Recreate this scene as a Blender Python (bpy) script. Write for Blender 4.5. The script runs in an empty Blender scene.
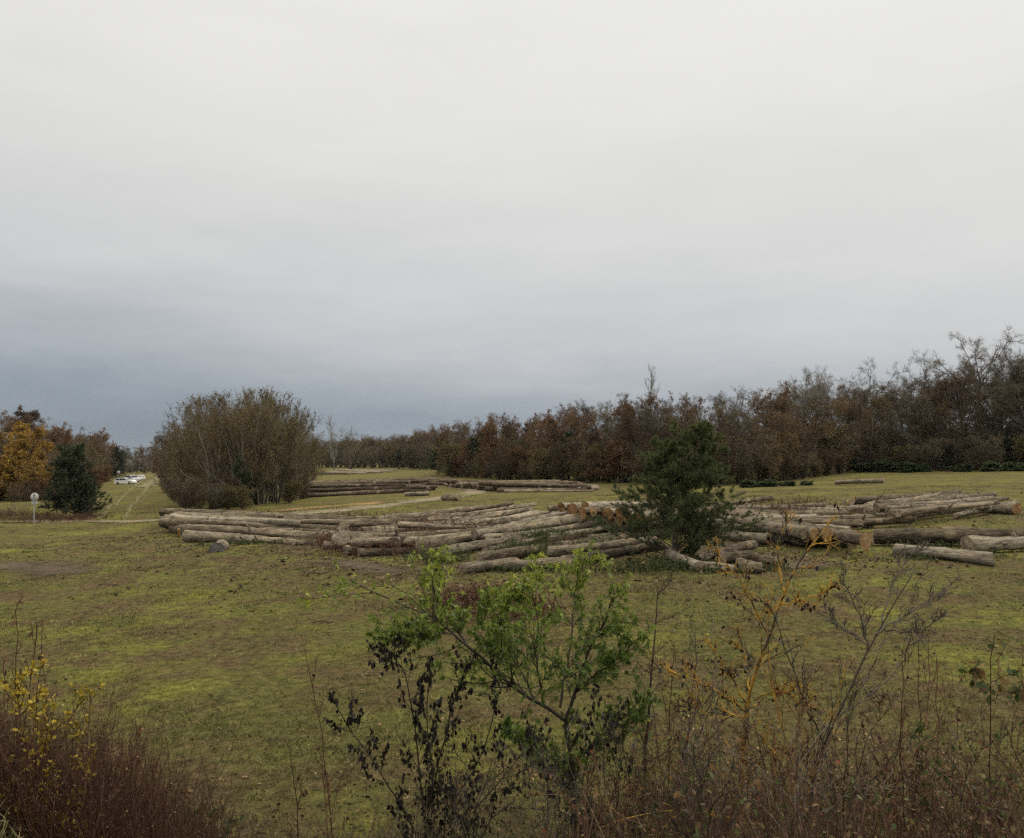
import bpy, math
import numpy as np
from mathutils import Matrix, Vector
SC = bpy.context.scene
COL = SC.collection
R = math.radians
rng = np.random.default_rng(7)

# ------------------------------------------------------------------ camera
F_PX = 800.0; CX = 512.0; CY = 419.0
PITCH = math.atan(36.0 / F_PX); ROLL = R(1.72)
CAM = np.array([0.0, 0.0, 4.0])
X0 = np.array([1.0, 0, 0]); FWD = np.array([0, math.cos(PITCH), math.sin(PITCH)])
U0 = np.array([0, -math.sin(PITCH), math.cos(PITCH)])
CR = math.cos(ROLL) * X0 - math.sin(ROLL) * U0
CU = math.sin(ROLL) * X0 + math.cos(ROLL) * U0
def ray(px, py):
    return FWD + CR * (px - CX) / F_PX - CU * (py - CY) / F_PX
def at(px, py, z=0.0):                       # point of the level z under a direction of view
    d = ray(px, py); return CAM + d * ((z - CAM[2]) / d[2])
def atd(px, py, dist):                       # point a given distance ahead
    d = ray(px, py); return CAM + d * (dist / d[1])
def horizon(px): return 455.0 - 0.03 * (px - 512)
cd = bpy.data.cameras.new('camera'); cam = bpy.data.objects.new('camera', cd); COL.objects.link(cam)
cd.sensor_width = 36; cd.lens = 36 * F_PX / 1024; cd.clip_end = 12000; cd.clip_start = 0.05
M = Matrix.Identity(4)
for i in range(3):
    M[i][0] = CR[i]; M[i][1] = CU[i]; M[i][2] = -FWD[i]; M[i][3] = CAM[i]
cam.matrix_world = M; SC.camera = cam

# ------------------------------------------------------------------ render / light
SC.view_settings.view_transform = 'Standard'; SC.view_settings.look = 'None'
SC.view_settings.gamma = 1; SC.view_settings.exposure = 0; SC.view_settings.use_curve_mapping = False
SC.render.engine = 'CYCLES'; SC.cycles.use_denoising = False; SC.cycles.filter_width = 1.4; SC.cycles.max_bounces = 6; SC.cycles.use_adaptive_sampling = False
w = bpy.data.worlds.new('World'); SC.world = w; w.use_nodes = True
nt = w.node_tree; N = nt.nodes; L = nt.links; N.clear()
out = N.new('ShaderNodeOutputWorld'); bg = N.new('ShaderNodeBackground'); bg.inputs[1].default_value = 0.1
sky = N.new('ShaderNodeTexSky'); sky.sky_type = 'NISHITA'; sky.sun_disc = False
SUN_EL, SUN_AZ = 38.0, 60.0                 # azimuth from +Y towards +X
sky.sun_elevation = R(SUN_EL); sky.sun_rotation = R(SUN_AZ)
tc = N.new('ShaderNodeTexCoord'); sx = N.new('ShaderNodeSeparateXYZ'); L.new(tc.outputs['Generated'], sx.inputs[0])
mp = N.new('ShaderNodeMapping'); mp.inputs['Scale'].default_value = (1.0, 1.0, 5.0); L.new(tc.outputs['Generated'], mp.inputs[0])
nz = N.new('ShaderNodeTexNoise'); nz.inputs['Scale'].default_value = 1.6; nz.inputs['Detail'].default_value = 8; nz.inputs['Roughness'].default_value = 0.62
L.new(mp.outputs[0], nz.inputs['Vector'])
def wmath(op, a, b=None):
    m = N.new('ShaderNodeMath'); m.operation = op
    for i, v in enumerate((a, b)):
        if v is None: continue
        if isinstance(v, (int, float)): m.inputs[i].default_value = v
        else: L.new(v, m.inputs[i])
    return m.outputs[0]
elev = wmath('ARCSINE', sx.outputs[2])
warp = wmath('MULTIPLY', wmath('SUBTRACT', nz.outputs[0], 0.5), 0.20)
side = wmath('MULTIPLY', sx.outputs[0], 0.10)
e2 = wmath('ADD', wmath('ADD', elev, warp), side)
fac = wmath('DIVIDE', e2, R(42))
cr = N.new('ShaderNodeValToRGB'); L.new(fac, cr.inputs[0])
def s2l(c): return tuple((v / 255 / 12.92 if v / 255 <= .04045 else ((v / 255 + .055) / 1.055) ** 2.4) for v in c)
stops = [(-.10, (134, 144, 154)), (.05, (146, 156, 166)), (.12, (167, 174, 181)), (.22, (196, 199, 202)), (.36, (217, 217, 216)), (.58, (233, 232, 229)), (.86, (240, 239, 236)), (1.0, (372, 362, 340))]
el = cr.color_ramp.elements
while len(el) < len(stops): el.new(0.5)
for e, (p, c) in zip(el, stops): e.position = max(0, p); e.color = (*s2l(c), 1)
vm = N.new('ShaderNodeVectorMath'); vm.operation = 'SCALE'; L.new(cr.outputs[0], vm.inputs[0])
mp2 = N.new('ShaderNodeMapping'); mp2.inputs['Scale'].default_value = (1.0, 1.4, 4.0); mp2.inputs['Rotation'].default_value = (0, R(14), R(20)); L.new(tc.outputs['Generated'], mp2.inputs[0])
nz2 = N.new('ShaderNodeTexNoise'); nz2.inputs['Scale'].default_value = 2.6; nz2.inputs['Detail'].default_value = 7; nz2.inputs['Distortion'].default_value = .6; L.new(mp2.outputs[0], nz2.inputs['Vector'])
L.new(wmath('ADD', wmath('MULTIPLY', nz2.outputs[0], 1.2), 9.3), vm.inputs['Scale'])
mx = N.new('ShaderNodeMix'); mx.data_type = 'RGBA'; mx.inputs[0].default_value = 0.98
L.new(sky.outputs[0], mx.inputs['A']); L.new(vm.outputs[0], mx.inputs['B'])
L.new(mx.outputs['Result'], bg.inputs[0]); L.new(bg.outputs[0], out.inputs[0])
sl = bpy.data.lights.new('sun', 'SUN'); sl.energy = 1.5; sl.angle = R(14); sl.color = (1, .93, .82)
so = bpy.data.objects.new('sun', sl); COL.objects.link(so)
sd = Vector((math.sin(R(SUN_AZ)) * math.cos(R(SUN_EL)), math.cos(R(SUN_AZ)) * math.cos(R(SUN_EL)), math.sin(R(SUN_EL))))
so.rotation_euler = sd.to_track_quat('Z', 'Y').to_euler(); so.location = sd * 200

# ------------------------------------------------------------------ materials
class MT:
    def __init__(s, name):
        s.m = bpy.data.materials.new(name); s.m.use_nodes = True
        s.n = s.m.node_tree.nodes; s.l = s.m.node_tree.links
        s.b = s.n['Principled BSDF']; s.b.inputs['Roughness'].default_value = 0.85
        s.b.inputs['Specular IOR Level'].default_value = 0.25
        s.o = s.n['Material Output']
    def obj(s, scale=(1, 1, 1)):
        t = s.n.new('ShaderNodeTexCoord'); m = s.n.new('ShaderNodeMapping'); m.inputs['Scale'].default_value = scale
        s.l.new(t.outputs['Object'], m.inputs[0]); return m.outputs[0]
    def noise(s, vec, scale, detail=4, rough=.55, dist=0):
        t = s.n.new('ShaderNodeTexNoise'); t.inputs['Scale'].default_value = scale; t.inputs['Detail'].default_value = detail
        t.inputs['Roughness'].default_value = rough; t.inputs['Distortion'].default_value = dist
        if vec is not None: s.l.new(vec, t.inputs['Vector'])
        return t.outputs[0]
    def ramp(s, fac, stops, interp='LINEAR'):
        r = s.n.new('ShaderNodeValToRGB'); e = r.color_ramp.elements; r.color_ramp.interpolation = interp
        while len(e) < len(stops): e.new(.5)
        for q, (p, c) in zip(e, stops):
            q.position = p; q.color = (*c, 1) if isinstance(c, tuple) else (c, c, c, 1)
        s.l.new(fac, r.inputs[0]); return r.outputs[0]
    def mix(s, fac, a, b, mode='MIX'):
        m = s.n.new('ShaderNodeMix'); m.data_type = 'RGBA'; m.blend_type = mode
        for k, v in ((0, fac), ('A', a), ('B', b)):
            if isinstance(v, (int, float)): m.inputs[k].default_value = v
            elif isinstance(v, tuple): m.inputs[k].default_value = (*v, 1)
            else: s.l.new(v, m.inputs[k])
        return m.outputs['Result']
    def math(s, op, a, b=0.0):
        m = s.n.new('ShaderNodeMath'); m.operation = op
        for i, v in enumerate((a, b)):
            if isinstance(v, (int, float)): m.inputs[i].default_value = v
            else: s.l.new(v, m.inputs[i])
        return m.outputs[0]
    def attr(s, name='tint'):
        a = s.n.new('ShaderNodeAttribute'); a.attribute_name = name; return a.outputs['Fac']
    def rand(s): return s.n.new('ShaderNodeObjectInfo').outputs['Random']
    def color(s, c): s.l.new(c, s.b.inputs['Base Color'])
    def bump(s, h, strength=.5, dist=.02):
        b = s.n.new('ShaderNodeBump'); b.inputs['Strength'].default_value = strength; b.inputs['Distance'].default_value = dist
        s.l.new(h, b.inputs['Height']); s.l.new(b.outputs[0], s.b.inputs['Normal'])

def twig_mat(name, stops, nscale=3.0):
    t = MT(name); o = t.obj()
    f = t.math('ADD', t.math('MULTIPLY', t.attr(), .7), t.math('MULTIPLY', t.noise(o, nscale, 3), .3))
    c = t.ramp(f, stops)
    r = t.math('ADD', .68, t.math('MULTIPLY', t.rand(), .66))
    hs = t.n.new('ShaderNodeHueSaturation'); t.l.new(c, hs.inputs['Color']); t.l.new(r, hs.inputs['Value'])
    t.color(hs.outputs[0]); return t.m
def leaf_mat(name, stops, trans=.35, rough=.6, spec=.3):
    t = MT(name); c = t.ramp(t.attr(), stops)
    r = t.math('ADD', .78, t.math('MULTIPLY', t.rand(), .45))
    hs = t.n.new('ShaderNodeHueSaturation'); t.l.new(c, hs.inputs['Color']); t.l.new(r, hs.inputs['Value'])
    t.color(hs.outputs[0]); t.b.inputs['Roughness'].default_value = rough; t.b.inputs['Specular IOR Level'].default_value = spec
    if trans > 0:
        tr = t.n.new('ShaderNodeBsdfTranslucent'); t.l.new(hs.outputs[0], tr.inputs[0])
        ms = t.n.new('ShaderNodeMixShader'); ms.inputs[0].default_value = trans
        t.l.new(t.b.outputs[0], ms.inputs[1]); t.l.new(tr.outputs[0], ms.inputs[2]); t.l.new(ms.outputs[0], t.o.inputs[0])
    return t.m
def plain(name, c, rough=.5, metal=0.0, n=.15, scale=6):
    t = MT(name); o = t.obj()
    f = t.noise(o, scale, 5)
    t.color(t.mix(f, tuple(v * (1 - n) for v in c), tuple(min(1, v * (1 + n)) for v in c)))
    t.b.inputs['Roughness'].default_value = rough; t.b.inputs['Metallic'].default_value = metal
    return t.m

# ------------------------------------------------------------------ mesh building
class MB:
    """collects vertex / face arrays, builds ONE mesh object"""
    def __init__(s): s.v = []; s.f3 = []; s.f4 = []; s.t = []; s.n = 0
    def add(s, v, f, tint=0.5):
        v = np.asarray(v, np.float32).reshape(-1, 3); f = np.asarray(f, np.int64)
        t = np.broadcast_to(np.asarray(tint, np.float32), (len(v),)) if np.ndim(tint) < 1 or len(np.atleast_1d(tint)) == len(v) else np.resize(tint, len(v))
        s.v.append(v); s.t.append(t)
        (s.f3 if f.shape[1] == 3 else s.f4).append(f + s.n); s.n += len(v)
    def tubes(s, P, RD, sides=4, tint=None, cap=False):
        Nn, K, _ = P.shape
        if Nn == 0: return
        T = np.gradient(P, axis=1); T /= np.linalg.norm(T, axis=2, keepdims=True) + 1e-9
        ov = np.abs(P[:, -1] - P[:, 0]); ref = np.zeros((Nn, 3)); ref[np.arange(Nn), np.argmin(ov, 1)] = 1
        U = np.cross(T, ref[:, None, :]); U /= np.linalg.norm(U, axis=2, keepdims=True) + 1e-9
        V = np.cross(T, U)
        a = np.arange(sides) * 2 * math.pi / sides
        ring = U[:, :, None, :] * np.cos(a)[None, None, :, None] + V[:, :, None, :] * np.sin(a)[None, None, :, None]
        vv = P[:, :, None, :] + ring * RD[:, :, None, None]
        b = np.arange(Nn)[:, None, None] * K * sides; k = np.arange(K - 1)[None, :, None] * sides; j = np.arange(sides)[None, None, :]; j2 = (j + 1) % sides
        q = np.stack([b + k + j, b + k + j2, b + k + sides + j2, b + k + sides + j], -1).reshape(-1, 4)
        if tint is None: tint = rng.random(Nn)
        s.add(vv.reshape(-1, 3), q, np.repeat(np.broadcast_to(tint, (Nn,)), K * sides))
    def cards(s, pos, size, tmpl, faces, tint=None, droop=None, r=None):
        """a template (T,3) at every position, random turn; droop = direction the template's y axis leans to"""
        r = r or rng; n = len(pos)
        if n == 0: return
        if droop is None: y = r.normal(size=(n, 3))
        else: y = droop + r.normal(size=(n, 3)) * .45
        y /= np.linalg.norm(y, axis=1, keepdims=True)
        z = r.normal(size=(n, 3)); x = np.cross(y, z); x /= np.linalg.norm(x, axis=1, keepdims=True) + 1e-9; z = np.cross(x, y)
        sz = np.broadcast_to(np.asarray(size), (n,))[:, None, None]
        tv = tmpl[None] * sz
        vv = pos[:, None, :] + tv[..., 0:1] * x[:, None] + tv[..., 1:2] * y[:, None] + tv[..., 2:3] * z[:, None]
        T = len(tmpl); ff = (faces[None] + (np.arange(n) * T)[:, None, None]).reshape(-1, faces.shape[1])
        if tint is None: tint = r.random(n)
        s.add(vv.reshape(-1, 3), ff, np.repeat(tint, T))
    def mesh(s, name, mat, smooth=True):
        me = bpy.data.meshes.new(name)
        if s.n:
            v = np.concatenate(s.v); t = np.concatenate(s.t)
            f3 = np.concatenate(s.f3).reshape(-1, 3) if s.f3 else np.zeros((0, 3), np.int64)
            f4 = np.concatenate(s.f4).reshape(-1, 4) if s.f4 else np.zeros((0, 4), np.int64)
            me.vertices.add(len(v)); me.vertices.foreach_set('co', v.ravel())
            idx = np.concatenate([f3.ravel(), f4.ravel()]).astype(np.int32)
            st = np.concatenate([np.arange(len(f3)) * 3, len(f3) * 3 + np.arange(len(f4)) * 4]).astype(np.int32)
            me.loops.add(len(idx)); me.loops.foreach_set('vertex_index', idx)
            me.polygons.add(len(st)); me.polygons.foreach_set('loop_start', st)
            me.polygons.foreach_set('use_smooth', np.full(len(st), smooth, bool))
            me.update(calc_edges=True)
            a = me.attributes.new('tint', 'FLOAT', 'POINT'); a.data.foreach_set('value', np.clip(t, 0, 1).astype(np.float32))
        for m in (mat if isinstance(mat, (list, tuple)) else [mat]): me.materials.append(m)
        return me
    def build(s, name, mat, parent=None, smooth=True):
        return link(name, s.mesh(name, mat, smooth), parent)
def link(name, me, parent=None):
    o = bpy.data.objects.new(name, me); COL.objects.link(o); o.parent = parent; return o
def tag(o, label=None, cat=None, group=None, kind=None):
    if label: o['label'] = label
    if cat: o['category'] = cat
    if group: o['group'] = group
    if kind: o['kind'] = kind
    return o
def empty(name, loc, label, cat, group=None):
    o = bpy.data.objects.new(name, None); COL.objects.link(o); o.location = loc; o.empty_display_size = .3
    return tag(o, label, cat, group)
def unit(a): return a / (np.linalg.norm(a, axis=-1, keepdims=True) + 1e-9)
UP = np.array([0, 0, 1.0])
def stems(r, n, H, spread, K=8, wob=.1, rad=.1, foot=.3, curl=0.0):
    az = r.uniform(0, 2 * math.pi, n); el = np.abs(r.normal(0, spread, n))
    d = np.stack([np.sin(el) * np.cos(az), np.sin(el) * np.sin(az), np.cos(el)], 1)
    p = np.stack([np.cos(az) * foot * r.random(n), np.sin(az) * foot * r.random(n), np.full(n, -.15)], 1)
    hh = H * r.uniform(.75, 1.0, n); hh[0] = H
    P = np.zeros((n, K, 3)); P[:, 0] = p
    for k in range(1, K):
        d = unit(d + r.normal(size=(n, 3)) * wob + UP * curl); P[:, k] = P[:, k - 1] + d * (hh / (K - 1))[:, None]
    RD = rad * (hh / H)[:, None] * np.linspace(1, .25, K)[None]
    RD[:, 0] *= 1.35
    return P, RD
def kids(r, P, RD, n, t0, t1, ang, lenr, K=5, wob=.15, up=.05, rr=.6, rmin=.006, taper=.55, minlen=0.0, absl=None, end=.35):
    Nn, Kp, _ = P.shape
    t = np.sort(r.uniform(t0, t1, (Nn, n)), 1); x = np.clip(t * (Kp - 1), 0, Kp - 1.001); i = x.astype(int); f = (x - i)[..., None]
    I = np.arange(Nn)[:, None]
    base = P[I, i] * (1 - f) + P[I, i + 1] * f; tg = unit(P[I, i + 1] - P[I, i]); rb = RD[I, i] * (1 - f[..., 0]) + RD[I, i + 1] * f[..., 0]
    PL = np.linalg.norm(np.diff(P, axis=1), axis=2).sum(1)
    rv = r.normal(size=tg.shape); pp = unit(rv - (rv * tg).sum(-1, keepdims=True) * tg)
    a = ang * r.uniform(.65, 1.3, t.shape)[..., None]
    d = np.cos(a) * tg + np.sin(a) * pp
    Ln = (PL[:, None] * lenr if absl is None else absl) * (1 - taper * t) * r.uniform(.55, 1.2, t.shape); Ln = np.maximum(Ln, minlen)
    M_ = Nn * n; base = base.reshape(M_, 3); d = d.reshape(M_, 3); Ln = Ln.reshape(M_); rb = rb.reshape(M_)
    Q = np.zeros((M_, K, 3)); Q[:, 0] = base
    for k in range(1, K):
        d = unit(d + r.normal(size=(M_, 3)) * wob + UP * up); Q[:, k] = Q[:, k - 1] + d * (Ln / (K - 1))[:, None]
    r0 = np.maximum(rb * rr, rmin); R2 = np.maximum(r0[:, None] * np.linspace(1, end, K)[None], rmin * .6)
    return Q, R2
def along(r, P, n, t0=.2):
    Nn, Kp, _ = P.shape; t = r.uniform(t0, 1, (Nn, n)); x = np.clip(t * (Kp - 1), 0, Kp - 1.001); i = x.astype(int); f = (x - i)[..., None]; I = np.arange(Nn)[:, None]
    return (P[I, i] * (1 - f) + P[I, i + 1] * f).reshape(-1, 3), unit(P[I, i + 1] - P[I, i]).reshape(-1, 3)
# leaf templates: base at origin, long axis = y
LEAF = np.array([[0, 0, 0], [.28, .35, .07], [.25, .7, .05], [0, 1, -.06], [-.25, .7, .05], [-.28, .35, .07], [0, .5, -.02]]) 
LEAF_F = np.array([[0, 1, 6], [1, 2, 6], [2, 3, 6], [3, 4, 6], [4, 5, 6], [5, 0, 6]])
CARD = np.array([[-.3, 0, 0], [.35, .1, .05], [.3, .9, .1], [-.25, 1, -.05]]); CARD_F = np.array([[0, 1, 2, 3]])
def maple():
    tips = [(200, .42), (160, .16), (150, .62), (118, .30), (90, 1.0), (62, .30), (30, .62), (20, .16), (-20, .42)]
    v = [(0, 0, 0)]
    for a, l in tips:
        v.append((math.cos(R(a)) * l * .8, math.sin(R(a)) * l * .8 + .22, -.18 * l * l))
    v.append((0, .22, .05)); c = len(v) - 1
    v = np.array(v); f = [[c, i, i + 1] for i in range(1, len(tips))]; f += [[c, 0, 1], [c, len(tips), 0]]
    return v, np.array(f)
MAPLE, MAPLE_F = maple()

# ------------------------------------------------------------------ ground
def smooth(t): t = np.clip(t, 0, 1); return t * t * (3 - 2 * t)
_gr = np.random.default_rng(3); _gk = _gr.normal(size=(8, 2)) * .35; _gp = _gr.uniform(0, 6.28, 8)
def gz(x, y):
    x = np.asarray(x, float); y = np.asarray(y, float)
    z = 2.3 * (1 - smooth((y - .5) / 7.0)) * (1.0)
    z = z + 1.7 * np.exp(-((x + 3.5) ** 2 + (y - 4.0) ** 2) / (2 * .8 ** 2))
    m = at(8, 514); z = z + .95 * np.exp(-((x - m[0] + 4) ** 2 / (2 * 9.0 ** 2) + (y - m[1] - 3) ** 2 / (2 * 3.2 ** 2)))
    far = np.clip((y - 8) / 30, 0, 1) * np.exp(-np.maximum(y - 60, 0) / 200)
    for k in range(8): z = z + .028 * far * np.sin(_gk[k, 0] * x + _gk[k, 1] * y + _gp[k])
    return z
def gp(px, py): p = at(px, py); return np.array([p[0], p[1], float(gz(p[0], p[1]))])

def ground_mat(name, grass_fac=1.0):
    t = MT(name); o = t.obj()
    big = t.noise(o, .16, 5, .6); mid = t.noise(o, .9, 6, .65, .4); fine = t.noise(o, 5, 8, .75, .3); vf = t.noise(o, 26, 6, .75)
    fx = t.math('ADD', t.math('MULTIPLY', fine, .55), t.math('MULTIPLY', vf, .45))
    olive = t.ramp(fx, [(.37, (.014, .015, .006)), (.47, (.080, .078, .024)), (.56, (.140, .132, .042)), (.68, (.265, .24, .10))])
    moss = t.ramp(fx, [(.37, (.028, .030, .009)), (.47, (.125, .128, .027)), (.57, (.225, .222, .048)), (.7, (.38, .355, .105))])
    brown = t.ramp(fx, [(.37, (.017, .012, .007)), (.47, (.078, .056, .028)), (.57, (.145, .105, .054)), (.7, (.27, .205, .12))])
    fm = t.math('ADD', t.math('MULTIPLY', big, .6), t.math('MULTIPLY', mid, .4))
    c = t.mix(t.ramp(fm, [(.49, 0.0), (.60, .9)]), olive, moss)
    mid2 = t.noise(t.obj((1, 1, 1)), .37, 7, .72)
    c = t.mix(t.ramp(mid2, [(.445, 0.0), (.575, .9)]), c, brown)
    t.color(c)
    t.bump(t.math('ADD', t.math('MULTIPLY', fine, .6), t.math('MULTIPLY', vf, .35)), 1.0, .16)
    t.b.inputs['Roughness'].default_value = 1; t.b.inputs['Specular IOR Level'].default_value = .05
    return t.m
GM = ground_mat('meadow_turf')
def build_ground():
    rad = np.concatenate([[0], np.geomspace(1.0, 90, 110), np.geomspace(95, 2020, 32)]); A = 240
    a = np.arange(A) * 2 * math.pi / A
    x = (rad[1:, None] * np.sin(a)[None]).ravel(); y = (rad[1:, None] * np.cos(a)[None]).ravel()
    v = np.concatenate([[[0, 0, float(gz(0, 0))]], np.stack([x, y, gz(x, np.where(y < 0, 0.4, y))], 1)])
    nr = len(rad) - 1; k = np.arange(nr - 1)[:, None] * A + 1; j = np.arange(A)[None]; j2 = (j + 1) % A
    q = np.stack([k + j, k + A + j, k + A + j2, k + j2], -1).reshape(-1, 4)
    q = q[:, ::-1]
    mb = MB(); mb.add(v, q); f3 = np.stack([np.zeros(A, int), 1 + np.arange(A), 1 + (np.arange(A) + 1) % A], 1)[:, ::-1]
    mb.f3.append(f3)
    tag(mb.build('ground', GM), kind='structure')
build_ground()

def strip(name, px_pts, widths, mat, lift):
    """a worn track laid on the ground: centre line, half widths, ragged alpha edges by attribute"""
    P = np.array([gp(*p)[:2] for p in px_pts]); Wd = np.array(widths, float)
    d = np.r_[0, np.cumsum(np.linalg.norm(np.diff(P, axis=0), axis=1))]; s = np.arange(0, d[-1], .5)
    c = np.stack([np.interp(s, d, P[:, 0]), np.interp(s, d, P[:, 1])], 1); wd = np.interp(s, d, Wd)
    for _ in range(12): c[1:-1] = (c[:-2] + 2 * c[1:-1] + c[2:]) / 4
    tg = np.gradient(c, axis=0); tg /= np.linalg.norm(tg, axis=1, keepdims=True); nn = np.stack([-tg[:, 1], tg[:, 0]], 1)
    Wn = 9; u = np.linspace(-1, 1, Wn)
    pts = c[:, None] + nn[:, None] * u[None, :, None] * wd[:, None, None]
    z = gz(pts[..., 0], pts[..., 1]) + lift + .03
    v = np.concatenate([pts, z[..., None]], -1).reshape(-1, 3); n = len(s)
    k = np.arange(n - 1)[:, None] * Wn; j = np.arange(Wn - 1)[None]
    q = np.stack([k + j, k + j + 1, k + Wn + j + 1, k + Wn + j], -1).reshape(-1, 4)
    e = 1 - np.abs(u); ends = np.minimum(np.arange(n), np.arange(n)[::-1]) / 8.0
    ed = np.minimum(np.broadcast_to(e, (n, Wn)), np.clip(ends, 0, 1)[:, None])
    mb = MB(); mb.add(v, q, ed.ravel()); return tag(mb.build(name, mat), kind='structure')
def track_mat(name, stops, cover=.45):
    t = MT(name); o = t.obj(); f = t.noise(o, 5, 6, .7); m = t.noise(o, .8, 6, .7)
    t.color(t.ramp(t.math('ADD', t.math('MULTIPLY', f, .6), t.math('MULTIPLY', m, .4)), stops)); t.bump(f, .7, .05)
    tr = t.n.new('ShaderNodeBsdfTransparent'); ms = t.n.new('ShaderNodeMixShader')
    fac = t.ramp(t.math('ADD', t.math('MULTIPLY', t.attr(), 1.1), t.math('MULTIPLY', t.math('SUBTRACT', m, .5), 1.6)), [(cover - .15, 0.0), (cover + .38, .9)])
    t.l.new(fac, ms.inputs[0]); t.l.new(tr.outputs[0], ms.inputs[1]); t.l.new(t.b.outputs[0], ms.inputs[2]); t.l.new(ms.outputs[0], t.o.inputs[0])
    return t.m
DIRT = track_mat('pale_dirt', [(.3, (.10, .080, .046)), (.55, (.20, .165, .10)), (.75, (.29, .245, .16))], .42)
LITTER = track_mat('leaf_strewn_dirt', [(.3, (.10, .06, .025)), (.55, (.24, .14, .055)), (.75, (.36, .23, .10))], .45)
RUT = track_mat('worn_rut', [(.3, (.085, .078, .028)), (.55, (.15, .135, .052)), (.75, (.20, .175, .075))], .6)
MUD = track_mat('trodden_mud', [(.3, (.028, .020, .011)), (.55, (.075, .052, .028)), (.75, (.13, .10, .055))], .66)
GREEN = track_mat('fresh_grass', [(.3, (.05, .075, .018)), (.55, (.10, .115, .030)), (.75, (.17, .18, .05))], .5)
STRAW = track_mat('straw_grass', [(.3, (.10, .09, .04)), (.55, (.20, .175, .085)), (.75, (.28, .25, .13))], .5)
strip('path', [(-60, 523), (70, 521), (120, 521), (170, 520), (230, 519), (300, 515), (360, 509), (410, 503), (445, 498), (470, 494), (480, 489), (440, 484)], [1.4, 1.4, 1.7, 1.9, 2.2, 2.6, 2.8, 2.8, 3, 3, 3, 3], DIRT, .004)
strip('leaf_litter_verge', [(255, 513), (300, 510), (345, 506), (400, 501)], [1.2, 2.0, 2.0, 1.2], LITTER, .008)
strip('left_wheel_rut', [(96, 521), (112, 508), (124, 496), (136, 485), (146, 478)], [.45, .45, .5, .7, 1.0], RUT, .004)
strip('right_wheel_rut', [(122, 521), (131, 509), (138, 499), (147, 488), (153, 479)], [.45, .5, .6, .8, 1.2], RUT, .004)
strip('bare_track_patch', [(140, 488), (150, 484), (160, 478), (165, 474)], [2.5, 3, 4, 5], STRAW, .008)
strip('mud_patch', [(-60, 565), (30, 566), (75, 572), (110, 580)], [2.5, 3.2, 2.6, 1.2], MUD, .004)
strip('leaf_litter_patch', [(300, 556), (345, 566), (400, 572), (460, 580)], [1.6, 2.0, 2.0, 1.5], MUD, .006)
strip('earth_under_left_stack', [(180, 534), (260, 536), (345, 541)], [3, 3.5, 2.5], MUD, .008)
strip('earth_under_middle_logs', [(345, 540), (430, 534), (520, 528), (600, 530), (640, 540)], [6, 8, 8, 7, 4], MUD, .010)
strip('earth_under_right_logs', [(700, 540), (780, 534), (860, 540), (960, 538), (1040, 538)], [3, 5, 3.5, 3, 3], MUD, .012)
strip('churned_patch', [(690, 573), (800, 566), (900, 560)], [1.5, 2.2, 1.5], MUD, .004)

# hills far away
hm = MT('wooded_hill'); ho = hm.obj(); hm.color(hm.ramp(hm.noise(ho, .02, 6), [(.3, (.03, .035, .02)), (.7, (.075, .07, .045))]))
mb = MB(); xs = np.linspace(-1950, 1950, 180); prof = [0, .55, .9, 1.0, .8, 0]; yy = [1150, 1250, 1350, 1480, 1650, 1900]
hh = 30 + 7 * np.sin(xs / 310 + 1.2) + 4 * np.sin(xs / 105) + rng.normal(0, .8, len(xs))
v = np.array([[x, y, -2 + h * p] for y, p in zip(yy, prof) for x, h in zip(xs, hh)]); n = len(xs)
q = np.array([[r_ * n + i, r_ * n + i + 1, (r_ + 1) * n + i + 1, (r_ + 1) * n + i] for r_ in range(5) for i in range(n - 1)])
mb.add(v, q); tag(mb.build('hills', hm.m), kind='structure')

# ------------------------------------------------------------------ logs
def bark_mat(name, stops, moss=.25):
    t = MT(name); o = t.obj((.55, 6, 6)); o2 = t.obj((1, 1, 1))
    f = t.noise(o, 3.6, 8, .78, .8); g = t.noise(o2, 1.3, 4, .6)
    c = t.ramp(t.math('ADD', t.math('MULTIPLY', f, .92), t.math('MULTIPLY', t.rand(), .17)), stops)
    c = t.mix(t.ramp(g, [(.58, 0.0), (.66, .6)]), c, t.ramp(f, [(.35, (.12, .085, .05)), (.65, (.36, .28, .18))]))                        # patches where bark is gone
    c = t.mix(1.0, c, t.ramp(t.noise(t.obj((.8, 3.2, 3.2)), 1.5, 6, .7, .5), [(.34, (.25, .24, .23)), (.46, (.92, .92, .92)), (.62, (1.5, 1.5, 1.48))]), 'MULTIPLY')
    geo = t.n.new('ShaderNodeNewGeometry'); s = t.n.new('ShaderNodeSeparateXYZ'); t.l.new(geo.outputs['Normal'], s.inputs[0])
    mm = t.math('MULTIPLY', t.ramp(t.noise(o2, 2.3, 4, .6), [(.5, 0.0), (.66, 1.0)]), t.ramp(s.outputs[2], [(.3, 0.0), (.9, moss)]))
    c = t.mix(mm, c, (.075, .085, .02))
    t.color(c); t.bump(f, 1.0, .10); t.b.inputs['Roughness'].default_value = .95; return t.m
BARKS = [bark_mat('log_bark_grey', [(.34, (.022, .016, .010)), (.47, (.085, .066, .044)), (.60, (.22, .182, .130)), (.78, (.42, .36, .275))]),
         bark_mat('log_bark_brown', [(.34, (.020, .013, .008)), (.47, (.078, .058, .038)), (.60, (.195, .155, .108)), (.78, (.36, .30, .225))], .4),
         bark_mat('log_bark_pale', [(.32, (.035, .028, .020)), (.46, (.12, .10, .072)), (.59, (.27, .232, .175)), (.78, (.47, .42, .335))], .1)]
BARKS.append(bark_mat('log_bark_dark', [(.34, (.014, .010, .007)), (.46, (.05, .037, .025)), (.62, (.12, .09, .062)), (.8, (.22, .175, .125))]))
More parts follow.
